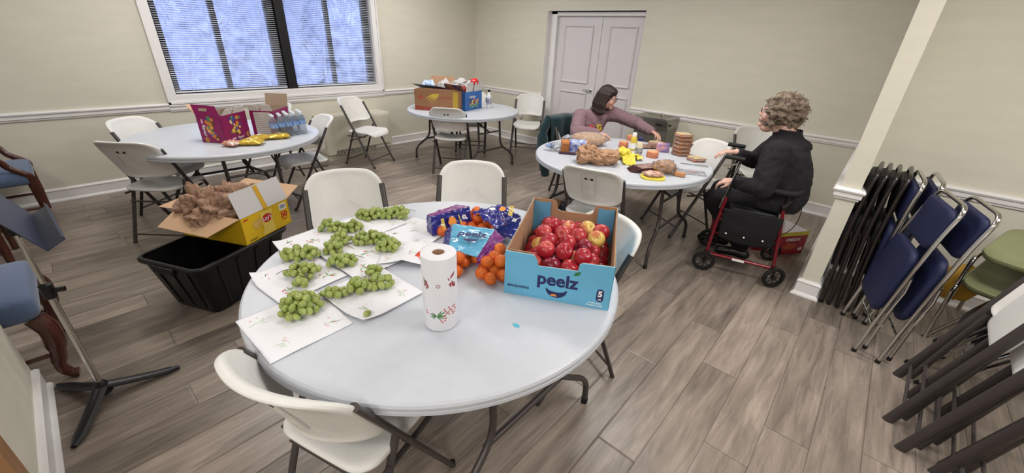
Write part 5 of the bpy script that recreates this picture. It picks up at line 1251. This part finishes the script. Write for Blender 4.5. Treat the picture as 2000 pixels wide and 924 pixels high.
q.tube(catmull([cw(-.27, -.27, .86), cw(-.34, -.26, .70), cw(-.36, -.22, .50), cw(-.34, -.18, .34), cw(-.33, -.17, .22)], 5), [.05] * 6 + [.062] * 5 + [.058] * 5 + [.05] * 5, 14)
s2 = q.build('sleeve', cm, o, noise_amp=.012, noise_s=14); s2.matrix_parent_inverse = Matrix()
# ---- rollator
RX = V((.972, .236, 0)); RY = V((-.236, .972, 0)); RO = V((-.70, 3.225, 0))
ro = thing('rollator', 'burgundy four-wheeled rollator walker the woman in black sits on', 'rollator', RO, math.atan2(.236, .972))
burg = mat('burgundy_enamel', (120, 14, 34), .25, metal=.3, coat=.5)
for y in (0, .47):
    q = MB(); q.tube([(0, y, .155), (.478, y, .155)], .0125, 12); q.tube([(0, y, .135), (.012, y, .40), (.030, y, .64)], .0125, 12); q.tube([(.478, y, .135), (.44, y, .42), (.40, y, .66)], .0125, 12); q.tube([(.02, y, .50), (.43, y, .50)], .010, 10); q.build('side_frame', burg, ro)
    q = MB(); q.box((.235, y - .0125 if y == 0 else y + .0125, .155), (.085, .003, .02)); q.build('sticker', whiteprint, ro)
    q = MB(); q.tube([(.03, y, .60), (.052, y, .93)], .0095, 12); q.build('handle_post', mat('dark_anodised', (46, 44, 46), .3, metal=.6), ro)
    q = MB(); q.tube([(.075, y, .935), (-.055, y, .94)], [.016, .017], 12); q.build('grip', blackm, ro)
    q = MB(); q.tube([(.06, y, .905), (.0, y, .88), (-.05, y, .87)], .006, 8); q.tube([(.055, y - .02, .90), (.02, y - .025, .70), (.0, y - .02, .55)], .004, 6); q.build('brake_lever', chrome if y == 0 else blackm, ro)
for x in (.035, .42):
    q = MB(); q.tube([(x, 0, .47 if x > .1 else .46), (x, .47, .47 if x > .1 else .46)], .011, 10); q.build('crossbar', burg, ro)
for nm, x, y in (('w', 0, 0), ('w', .478, 0), ('w', .0, .47), ('w', .478, .47)):
    ya = y + (-.012 if y == 0 else .012)
    tl = .5 if x else .15
    B_ = Matrix.Translation((x + (.0 if x == 0 else .02), ya, .085)) @ Matrix.Rotation(tl, 4, 'Z') @ Matrix.Rotation(PI / 2, 4, 'X')
    q = MB(); n = 28; prof = [(.060, -.011), (.078, -.013), (.085, -.007), (.0855, 0), (.085, .007), (.078, .013), (.060, .011)]
    q.rings([[B_ @ V((r * math.cos(2 * PI * j / n), r * math.sin(2 * PI * j / n), z)) for r, z in prof] for j in range(n)], closed=True); wh = q.build('wheel', mat('black_rubber', (18, 18, 18), .7), ro)
    q = MB(); q.lathe([(.018, -.014), (.018, .014)], 14, B_); 
    for k in range(8):
        a = 2 * PI * k / 8; q.tube([B_ @ V((.014 * math.cos(a), .014 * math.sin(a), 0)), B_ @ V((.064 * math.cos(a + .1), .064 * math.sin(a + .1), 0))], .0055, 6)
    q.build('spokes', mat('grey_black_plastic', (40, 40, 42), .45), wh)
    q = MB(); 
    for s in (-1, 1): q.tube([(x, ya + s * .021, .150), (x + (.01 if x == 0 else .02), ya + s * .021, .085)], .008, 8)
    q.box((x, ya, .158), (.04, .055, .03)); q.build('fork', blackm, ro)
q = MB(); q.slab([(x + .235, y + .235) for x, y in rrect(.34, .43, .04, 4)], .02, deform=lambda x, y, tt: (x, y, .545 + tt)); q.build('seat', mat('black_seat_vinyl', (20, 19, 22), .55), ro)
q = MB(); q.tube(catmull([(.16, -.012, .745), (.30, -.02, .752), (.42, -.01, .748), (.475, .06, .75), (.50, .235, .755), (.475, .41, .75), (.42, .48, .748)], 6), .021, 14); q.build('back_pad', mat('black_foam', (24, 24, 27), .75), ro)
for y in (-.005, .475): q = MB(); q.tube([(.405, y, .62), (.42, y, .745)], .011, 10); q.tube([(.40, y, .64), (.42, y, .66), (.44, y, .70)], .02, 8); q.build('pad_bracket', blackm, ro)
q = MB(); q.tube(catmull([(.44, -.01, .745), (.505, -.02, .66), (.50, -.02, .52), (.44, -.01, .42)], 8), .003, 6); q.build('brake_cable', blackm, ro)
pm_ = mat('black_nylon', (16, 15, 19), .85, bump=.3, bs=200)
q = MB()
def pf(u, v):
    x = .035 + .395 * u; z = .56 - .235 * v - .03 * math.sin(PI * u) * v; y = -.022 - .012 * math.sin(PI * u) * math.sin(PI * v) + .006 * noise.noise(V((u * 6, v * 4, 1)))
    return (x + .012 * (v) * (1 - 2 * u), y, z)
q.grid(pf, 24, 14); q.build('pouch', pm_, ro, solid=.006)
q = MB(); q.box((.235, .22, .40), (.36, .40, .22), taper=.85); q.build('pouch_body', pm_, ro, bev=.02)
for x in (.095, .22, .345): q = MB(); q.ell((x, -.034 - .004, .375 - .012 * math.sin(PI * x / .44)), (.007, .004, .007), u=12, w=8); q.build('snap_button', whiteprint, ro)
# ---- woman in black
HO = V((-.44, 3.54, .0))
p2_ = thing('person', 'seated woman with short curly grey-brown hair and black jacket, viewed from behind on the rollator', 'person', HO)
fw = V((-.97, -.24, 0)).normalized(); lf = V((.24, -.97, 0)).normalized()
q = LMB(HO); B2 = basis((-.95, -.22, .10)); HC2 = V((-.575, 3.555, 1.232))
T2h = head(q, HC2, B2, .98, 1.4)
NB2 = V((-.475, 3.565, 1.095))
caps(q, [HC2 + V((.04, .005, -.06)), NB2, NB2 + V((.01, 0, -.08))], [.066, .068, .08])
q.ell(HC2 + fw * .035 + V((0, 0, -.105)), (.045, .045, .03))
LS2, LE2, LW2 = V((-.455, 3.36, 1.0)), V((-.455, 3.235, .755)), V((-.650, 3.285, .755))
RS2, RE2, RW2 = V((-.53, 3.74, 1.0)), V((-.66, 3.74, .83)), V((-.765, 3.58, .905))
caps(q, [LS2, LE2, LW2], [.05, .042, .029]); caps(q, [RS2, RE2, RW2], [.05, .042, .028])
caps(q, [NB2 + V((.01, 0, -.08)), V((-.42, 3.55, .9)), V((-.40, 3.55, .68))], [.11, .14, .15])
hand(q, LW2 + fw * .01, (-.93, .05, -.22), (-.25, -.35, 1), 1, .55, s=.92); hand(q, RW2 + fw * .01, (-.86, -.48, -.05), (0, 0, 1), -1, .50, s=.92)
KL, KR = V((-.80, 3.44, .535)), V((-.84, 3.74, .535)); AL, AR = V((-.545, 3.66, .11)), V((-.755, 3.815, .11))
caps(q, [V((-.42, 3.45, .64)), KL, AL], [.08, .06, .04]); caps(q, [V((-.42, 3.68, .64)), KR, AR], [.08, .06, .04])
remesh(q.build('body', mat('fair_skin', (207, 166, 151), .5, sss=.08, var=.06, vs=25), p2_), .0046, 3)
T2l = LT(HO)(T2h); eyes(T2l, B2, p2_, .98); lips(T2l, B2, p2_, .98); glasses(T2l, p2_, mat('metal_glasses_frame', (60, 56, 56), .25, metal=.6), .98, .023, .015, .0014)
jk = mat('black_jacket_cloth', (24, 21, 28), .9, var=.08, vs=30, bump=.3, bs=450)
q = LMB(HO)
lv = []
for c, w_, d_ in (((-.41, 3.555, .575), .235, .185), ((-.40, 3.555, .66), .245, .20), ((-.405, 3.555, .78), .235, .19), ((-.42, 3.555, .90), .225, .175), ((-.435, 3.557, .99), .225, .150), ((-.45, 3.560, 1.045), .19, .12), ((-.462, 3.562, 1.085), .12, .095), ((-.470, 3.562, 1.125), .086, .084)): lv.append((c, lf, fw, w_, d_))
torso(q, lv)
caps(q, [LS2 - lf * .03, LS2, LE2, LW2 - fw * .015], [.085, .082, .070, .050]); caps(q, [RS2 + lf * .03, RS2, RE2, RW2 + V((.012, .02, -.01))], [.085, .082, .066, .046])
q.ell((-.39, 3.55, 1.03), (.10, .15, .06))
crease(remesh(q.build('jacket', jk, p2_), .010, 6), .03, .08)
q = LMB(HO); q.rings([[NB2 + V((.012, -.003, z)) + fw * (r1 * math.cos(a)) + lf * (r1 * math.sin(a)) for a in [2 * PI * j / 24 for j in range(24)]] for r1, z in ((.090, .0), (.084, .045), (.079, .045), (.084, .0))], closed=True); q.build('collar', jk, p2_)
tr = mat('black_trousers', (20, 18, 23), .9, bump=.2, bs=300)
q = LMB(HO); caps(q, [V((-.42, 3.45, .63)), KL, AL + V((0, 0, .02))], [.105, .085, .068]); caps(q, [V((-.42, 3.67, .63)), KR, AR + V((0, 0, .02))], [.105, .085, .068]); q.ell((-.42, 3.555, .62), (.16, .20, .10)); crease(remesh(q.build('trousers', tr, p2_), .010, 4), .015, .08)
for A_ in (AL, AR):
    q = LMB(HO); caps(q, [A_ + V((.05, .01, -.065)), A_ + V((-.02, 0, -.055)), A_ + V((-.15, -.03, -.075))], [.040, .046, .033]); remesh(q.build('shoe', mat('black_shoe_leather', (16, 15, 17), .3, spec=.6), p2_), .006)
    q = LMB(HO); q.tube([A_ + V((-.06, -.05, -.045)), A_ + V((-.055, -.012, -.012)), A_ + V((-.05, .03, -.045))], .004, 6); q.build('shoe_strap', steelm, p2_)
hair2 = mat('grey_brown_hair', (84, 68, 57), .6, rgb2=(136, 120, 104), vs=26, stretch=(1, 1, 1), bump=.8, bs=55)
q = LMB(HO)
q.ell(T2h(0, -.040, .026), (.104, .128, .122), B2, 24, 16); rs = random.Random(5)
for k in range(150):
    a = rs.uniform(0, 2 * PI); b = rs.uniform(-.75, 1); w_ = math.sqrt(max(0, 1 - b * b)); x, y, z = math.cos(a) * w_ * .112, -.040 + math.sin(a) * w_ * .132, .022 + b * .128
    if y > .062 and z < .065: continue
    if abs(x) > .05 and y > .03 and z < -.01: continue
    q.ell(T2h(x, y, z), (rs.uniform(.014, .03), rs.uniform(.014, .03), rs.uniform(.012, .024)), Matrix.Rotation(rs.uniform(0, 3), 3, 'Z'), 8, 6)
hh_ = q.build('hair', hair2, p2_); crease(remesh(hh_, .006, 2), .02, .025)
q = LMB(HO)
for k in range(260):
    a = rs.uniform(0, 2 * PI); b = rs.uniform(-.8, 1); w_ = math.sqrt(max(0, 1 - b * b)); s0 = V((math.cos(a) * w_ * .118, -.042 + math.sin(a) * w_ * .136, .022 + b * .136))
    if s0.y > .06 and s0.z < .06: continue
    d = V((rs.uniform(-1, 1), rs.uniform(-1, .3), rs.uniform(-.6, .6))).normalized() * .03; n_ = s0.normalized()
    q.tube([T2h(*s0), T2h(*(s0 + d * .6 + n_ * .008)), T2h(*(s0 + d * 1.3 + n_ * .004 + V((0, 0, -.008))))], [.0024, .002, .0008], 5)
tag(q.build('hair_wisps', hair2, p2_), kind='stuff')
q = LMB(HO); q.ell(T2h(-.086, -.004, -.044), .006); q.ell(T2h(-.086, -.004, -.056), .004); q.build('earring', steelm, p2_)
# ------------------------------------------------------------------ sandwich table
crust = mat('bread_crust', (176, 112, 66), .75, var=.12, vs=40); crumb = mat('bread_crumb', (226, 204, 142), .85, var=.04, vs=60); ham = mat('ham_pink', (206, 140, 122), .5, rgb2=(226, 172, 150), vs=40); wrap = mat('clear_wrap', (240, 240, 244), .12, trans=.85, ior=1.12, spec=.7)
amber = mat('sliced_meat_amber', (176, 116, 52), .35, rgb2=(206, 150, 84), vs=28, coat=.4)
bsh = [(-.055, -.05), (.055, -.05), (.055, .02), (.066, .035), (.06, .055), (.03, .066), (-.03, .066), (-.06, .055), (-.066, .035), (-.055, .02)]
def sandwich(x, y, z, a, label):
    t = thing('sandwich', label, 'sandwich', (x, y, TZ + z), a, 'wrapped sandwiches')
    for k, (m, z0, z1, s) in enumerate(((crust, 0, .011, 1), (ham, .011, .017, 1.03), (crust, .017, .028, 1))):
        q = MB(); q.prism([(p * s, r * s) for p, r in bsh], z0, z1); q.build(('bread_slice', 'filling', 'bread_slice')[k], m, t, smooth=False)
    q = MB(); q.prism([(p * .93, r * .93) for p, r in bsh], .028, .0284); q.build('bread_top', crumb, t, smooth=False)
    q = MB(); lump(q, (0, .004, .015), (.080, .074, .019), .22, 3, x * 30 + z * 100, 26, 14, floor=.0003); q.build('wrapper', wrap, t, angle=180)
for k in range(6): sandwich(-1.27 + .004 * math.sin(k * 2.2), 3.80 + .006 * math.cos(k * 1.7), .001 + .0335 * k, .9 + .12 * math.sin(k * 2.5), ('bottom', 'second from bottom', 'third from bottom', 'fourth from bottom', 'second from top', 'top')[k] + ' wrapped sandwich in the tall stack')
sandwich(-1.095, 3.715, .001, 1.0, 'single wrapped sandwich lying right of the tall sandwich stack')
sandwich(-1.60, 4.02, .001, 1.3, 'sandwich under the reaching hand of the woman in mauve')
t = thing('knife', 'thin silver table knife near the right edge of the sandwich table', 'knife', (-1.04, 3.548, TZ + .003), math.atan2(.073, .199))
q = MB(); q.prism([(-.12, -.006), (.0, -.008), (.005, .006), (-.11, .007), (-.125, .002)], -.001, .001); q.build('blade', steelm, t, smooth=False); q = MB(); q.tube([(0, 0, .001), (.10, 0, .002)], [.006, .007], 8); q.build('handle', steelm, t)
t = thing('knife', 'dark handled knife on the left side of the sandwich table by the bread', 'knife', (-1.965, 2.975, TZ + .010), math.radians(35))
q = MB(); q.slab(rrect(.16, .030, .012, 4), .009); q.build('handle', mat('dark_purple_plastic', (62, 40, 52), .35), t)
# loaf in bag
t = thing('bread_loaf', 'sliced sandwich loaf in a blue printed clear bag at the left of the sandwich table', 'bread', (-1.975, 3.09, TZ), math.radians(40))
q = MB(); q.rings([[V((x, y * (.96 + .04 * (i % 2)), (z + .05) * 1.0)) for y, z in [(p * .92, r * .85) for p, r in bsh]] for i, x in enumerate([-.12 + .012 * k for k in range(21)])]); q.build('loaf', crust, t, angle=30)
q = MB(); q.rings([[V((x, y * 1.06, z + .052)) for y, z in [(p * .95, r * .92) for p, r in bsh]] for x in (-.05, -.02, .01, .04, .07, .10)], cap=False); q.build('printed_wrapper', mat('blue_printed_film', (36, 66, 168), .2, rgb2=(206, 214, 232), vs=26, coat=.4), t)
q = MB(); lump(q, (-.17, 0, .05), (.06, .03, .03), .5, 3, 4, 26, 18); q.build('bag_tail', wrap, t, angle=180)
q = MB(); lump(q, (-.22, .02, .045), (.04, .03, .02), .5, 3, 9, 22, 14); q.build('printed_tail', mat('pale_blue_bag', (150, 176, 224), .3), t, angle=180)
t = thing('bread_loaf', 'large sesame topped loaf in a clear bag behind the blue printed one', 'bread', (-2.04, 3.42, TZ), math.radians(48))
q = MB(); lump(q, (0, 0, .055), (.17, .10, .058), .08, 3, 3, 44, 26, floor=.001); q.build('loaf', mat('seeded_crust', (184, 124, 74), .6, rgb2=(226, 190, 140), vs=70), t, angle=180)
q = MB(); lump(q, (0, 0, .06), (.185, .112, .066), .16, 3.4, 8, 50, 28, floor=.001); q.build('clear_bag', wrap, t, angle=180)
q = MB(); lump(q, (-.20, .02, .06), (.05, .035, .03), .5, 3, 2, 24, 16); q.build('bag_tail', wrap, t, angle=180)
paper = mat('tan_paper_bag', (172, 134, 104), .7, var=.1, vs=12, bump=.4, bs=80)
t = thing('grocery_bag', 'crumpled tan grocery bag lying open on the sandwich table', 'bag', (-1.64, 2.93, TZ), math.radians(38))
q = MB()
def gb(u, v):
    a = 2 * PI * u; k = v; x = -.16 + .34 * k; w = .105 * (1 - .30 * max(0, .5 - k)) ; zc = .058; 
    r = 1 + .30 * noise.noise(V((math.cos(a) * 1.6, math.sin(a) * 1.6, k * 5))) - .34 * abs(noise.noise(V((math.cos(a) * 3.2, math.sin(a) * 3.2, k * 9 + 4)))) - .2 * abs(noise.noise(V((math.cos(a) * 7, math.sin(a) * 7, k * 22))))
    if k > .93: r *= max(.02, (1 - k) / .07)
    return V((x + .03 * noise.noise(V((a, k * 3, 7))), w * math.cos(a) * r, max(.001, zc + .062 * math.sin(a) * r)))
q.grid(gb, 90, 64, closeu=True); q.build('bag_body', paper, t, solid=.002, angle=180)
q = MB(); lump(q, (-.06, .02, .075), (.085, .07, .058), .6, 2.6, 6, 70, 44); q.build('bag_fold', paper, t, angle=180)
q = MB(); q.ell((-.055, -.012, .108), (.035, .022, .012)); q.build('bag_mouth_shade', mat('shaded_brown_inside', (42, 26, 24), .8), t)  # solid dark patch stands for the shade inside the bag mouth
yb = mat('yellow_paper', (216, 200, 74), .7, var=.08, vs=18)
t = thing('yellow_wrapper', 'crumpled bright yellow wrapper between the grocery bag and the bottles', 'wrapper', (-1.50, 3.22, TZ), math.radians(50))
q = MB(); lump(q, (-.03, .06, .045), (.07, .06, .045), .4, 2.4, 2, 40, 24, floor=.001); q.build('crumpled_top', yb, t, angle=180)
q = MB(); q.grid(crumple((-.10, -.12, .004), (-.01, -.19, .002), (.06, .02, .05), (-.06, .02, .06), .025, 4, 3), 20, 20); q.build('left_tail', yb, t, solid=.001)
q = MB(); q.grid(crumple((.0, -.02, .05), (.13, -.02, .012), (.15, .12, .012), (.0, .08, .055), .03, 4, 9), 20, 20); q.build('right_tail', yb, t, solid=.001)
# bottles
for (x, y, cap, body, lab, l_) in ((-1.655, 3.60, mat('white_cap', (232, 230, 226), .4), mat('mustard_yellow', (214, 190, 70), .25), whiteprint, 'yellow mustard bottle with white cap'), (-1.525, 3.455, mat('navy_cap', (34, 36, 96), .35), mat('mayonnaise_cream', (226, 220, 196), .25), mat('dark_navy_label', (28, 30, 60), .4, rgb2=(190, 190, 196), vs=30), 'mayonnaise squeeze bottle with navy cap')):
    t = thing('squeeze_bottle', l_, 'bottle', (x, y, TZ))
    q = MB(); q.lathe([(.028, 0), (.032, .006), (.032, .07), (.028, .09), (.029, .105), (.020, .13), (.017, .136)], 24); q.build('body', body, t)
    q = MB(); q.lathe([(.0205, .132), (.0205, .160), (.018, .164), (.001, .165)], 20); q.build('cap', cap, t)
    q = MB(); q.lathe([(.0328, .02), (.0328, .072)], 24, cap=False); q.build('label_band', lab, t)
    if 'mustard' in l_:
        q = MB()
        for k in range(5): q.box((.0, 0, .028 + k * .009), (.066, .012, .004))
        q.build('label_text', blackprint, t, smooth=False)
def hamjar(x, y, l_, h=.05, r=.042):
    t = thing('deli_tub', l_, 'food tub', (x, y, TZ), group='orange lidded meat tubs')
    q = MB(); q.lathe([(r * .96, 0), (r * 1.02, .006), (r, h * .8), (r * .93, h)], 24); q.build('tub', mat('ham_orange_pink', (190, 112, 84), .4, rgb2=(206, 132, 100), vs=30), t)
    q = MB(); q.lathe([(r * .92, h), (r * .90, h + .003), (.001, h + .003)], 24); q.build('lid', mat('peach_film', (226, 166, 112), .3, coat=.3), t)
hamjar(-1.415, 3.51, 'orange topped meat tub right of the mayonnaise bottle', .05, .052); hamjar(-1.765, 3.63, 'orange topped meat tub left of the mustard bottle', .055, .045); hamjar(-1.87, 3.98, 'orange topped meat tub farthest back near the table rim', .05, .038)
t = thing('snack_pack', 'blue and orange printed pack standing in front of the reaching hand', 'snack pack', (-1.43, 3.76, TZ), math.radians(32))
q = MB(); pillow(q, (0, 0, .045), .12, .085, .035, M=Matrix.Translation((0, 0, .045)) @ Matrix.Rotation(PI / 2 - .15, 4, 'X'), seed=3); q.build('pouch', mat('blue_orange_film', (30, 96, 190), .25, rgb2=(220, 150, 120), vs=14, coat=.3), t)
t = thing('snack_pack', 'flat maroon pack lying between the bottles and the reaching hand', 'snack pack', (-1.60, 3.83, TZ + .012), math.radians(50))
q = MB(); pillow(q, (0, 0, 0), .20, .12, .03, seed=6); q.build('pouch', mat('maroon_foil', (96, 44, 46), .3, rgb2=(150, 128, 110), vs=16), t)
# stack of flat meat packs
for k in range(5):
    t = thing('meat_pack', ('bottom', 'second lowest', 'middle', 'second highest', 'topmost')[k] + ' thin dark pack in the fanned pile in front of the yellow wrapper', 'meat pack', (-1.275 + .006 * k, 3.03 + .008 * k, TZ + .004 + .0085 * k), .75 + .09 * k, group='fanned dark meat packs')
    q = MB(); q.slab(rrect(.23, .13, .02, 4), .0035); q.build('tray', mat('dark_maroon_pack', (72, 32, 32), .4), t)
    if k == 4: q = MB(); q.slab(rrect(.20, .11, .02, 4), .002, M=Matrix.Translation((0, 0, .004))); q.build('printed_film', mat('brown_film', (122, 74, 64), .25, rgb2=(160, 132, 124), vs=20, coat=.4), t)
t = thing('meat_pack', 'round yellow rimmed pack of pale sliced meat at the front edge of the sandwich table', 'meat pack', (-1.135, 2.905, TZ), .6)
q = MB(); q.slab([(a * 1.2, b) for a, b in rrect(.15, .13, .055, 6)], .009, M=Matrix.Translation((0, 0, .011)) @ Matrix.Rotation(.12, 4, 'X')); q.build('yellow_tray', yb, t)
q = MB(); lump(q, (0, .01, .032), (.075, .055, .020), .3, 3, 3, 34, 20); q.build('sliced_meat', mat('pale_sliced_meat', (214, 176, 158), .3, rgb2=(180, 132, 112), vs=22, coat=.4), t, angle=180)
t = thing('meat_pack', 'large clear pack of amber sliced meat right of the yellow rimmed one', 'meat pack', (-1.14, 3.115, TZ), .8)
q = MB(); lump(q, (0, 0, .045), (.085, .07, .045), .35, 2.6, 5, 44, 28, floor=.001); q.build('sliced_meat', amber, t, angle=180)
q = MB(); lump(q, (.0, 0, .048), (.095, .08, .052), .3, 3, 7, 44, 28, floor=.001); q.build('clear_bag', wrap, t, angle=180)
t = thing('sausage_piece', 'short tan sausage piece right of the amber sliced meat', 'sausage', (-1.015, 3.12, TZ + .017), .2)
q = MB(); q.slab(rrect(.09, .05, .024, 5), .014); q.build('piece', mat('tan_sausage', (188, 134, 92), .5), t)
t = thing('clear_wrap_scrap', 'loose clear plastic wrap with faint red marks near the table edge by the rollator', 'wrap', (-.985, 3.30, TZ + .002), .4)
q = MB(); q.grid(crumple((-.11, -.08, 0), (.11, -.07, 0), (.10, .08, .002), (-.10, .08, .002), .012, 4, 2), 24, 20); q.build('film', wrap, t, solid=.0004)
q = MB()
for k in range(4): q.box((-.01 + .014 * k, 0, .010), (.003, .05, .0006))
q.build('red_marks', redp, t, smooth=False)
t = thing('paper_napkins', 'white paper sheets lying behind the tan grocery bag', 'paper', (-1.78, 3.32, TZ + .003), .6)
q = MB(); q.grid(crumple((-.14, -.10, 0), (.14, -.10, 0), (.14, .10, .0), (-.14, .10, 0), .008, 3, 2), 16, 16); q.build('sheet', towelm, t, solid=.0006)
# ------------------------------------------------------------------ outdoors
snow = mat('snow', (226, 232, 246), .9, bump=1, bs=3); bark = mat('frosted_hazed_bark', (150, 154, 174), .9, var=.2, vs=4)  # bark colour paled to imitate haze over the yard
q = MB()
def hill(u, v):
    x = XL - 1.0 - 60 * u; y = -40 + 90 * v
    return (x, y, -1.4 - 2.2 * min(1, u / .35) + 9 * max(0, u - .5) ** 1.2 + .3 * noise.noise(V((x * .1, y * .1, 0))))
q.grid(hill, 40, 40); struct('ground_snow', q, snow)
bushm = mat('snowy_thicket', (176, 184, 206), .95, rgb2=(128, 134, 154), vs=2.2)
def tree(x, y, h, seed, label, r=.13, name='bare_tree', lean_=0):
    rs = random.Random(seed); q = MB(); t = thing(name, label, 'tree', (x, y, -1.2), group='bare snowy trees outside the window')
    br = MB()
    def grow(p, d, L, r, lev, q):
        n = 4; pts = [p]; c = p
        for k in range(n):
            d = (d + V((rs.uniform(-.22, .22), rs.uniform(-.22, .22), rs.uniform(-.05, .12)))).normalized(); c = c + d * (L / n); pts.append(c)
            if lev > 0 and k > 0:
                for _ in range(3 if lev == 4 else 2):
                    nd = (d + V((rs.uniform(-1, 1), rs.uniform(-1, 1), rs.uniform(-.3, .5)))).normalized(); grow(c, nd, L * rs.uniform(.5, .78), r * .42, lev - 1, br)
        q.tube(pts, [r * (1 - .6 * k / n) for k in range(n + 1)], 5 if lev else 3)
    grow(V((0, 0, 0)), V((0, lean_, 1)), h, r, 4, q)
    q.build('trunk', bark, t); br.build('branches', bark, t)
for i, (x, y, h, r, l_) in enumerate(((-12, 2.4, 2.6, .055, 'nearest bare snowy tree seen through the left window half'), (-14, 4.8, 2.8, .05, 'bare snowy tree behind the black mullion'), (-16, 7.4, 3.2, .06, 'bare snowy tree seen through the right window half'), (-18, 4.6, 4.0, .07, 'taller bare tree farther back in the left window half'), (-21, 11.0, 4.2, .07, 'distant bare tree at the right edge of the window'), (-19, 2.6, 4.0, .07, 'distant bare tree at the left edge of the window'))):
    tree(x, y, h, 11 + i, l_, r)
t = thing('fallen_log', 'snowy leaning branch crossing the left window half outside', 'branch', (-11.5, 2.0, .6))
q = MB(); q.tube(catmull([(0, -1.2, 1.05), (0, -.2, 1.0), (0, .6, .75), (0, 1.3, .35), (0, 2.2, -.3)], 6), .045, 8); q.build('bough', bark, t)
t = thing('house', 'pale snow-roofed house far outside beyond the right window half', 'house', (-34, 19.5, -3.4), .3)
q = MB(); q.box((0, 0, 1.3), (4.4, 6, 2.8)); q.build('wall', mat('pale_hazed_siding', (222, 222, 234), .8), t, smooth=False)  # wall colour lightened to imitate distance haze
q = MB(); q.rings([[V((-2.5, y, 2.65)), V((2.5, y, 2.65)), V((0, y, 3.7))] for y in (-3.3, 3.3)]); q.build('roof', snow, t, smooth=False)
q = MB(); q.box((2.22, 1.4, 1.5), (.06, .9, .9)); q.build('window', mat('dim_glass', (130, 138, 166), .3), t, smooth=False)
for i, (x, y, s) in enumerate(((-30, 2, 5.5), (-31, -6, 5), (-32, 18, 6), (-29, 24, 5), (-33, 9, 5.5))):
    q = MB(); lump(q, (0, 0, 0), (3.5, 6.5, s), .35, 3, i, 40, 24); o = q.build('snowy_thicket', bushm, angle=180); o.location = (x, y, .4); tag(o, ('snowy thicket straight behind the distant trees', 'snowy thicket left of all the others', 'snowy thicket right of the pale house', 'snowy thicket farthest right outside', 'snowy thicket rising behind the pale house')[i], 'bush', 'snowy thickets beyond the yard')
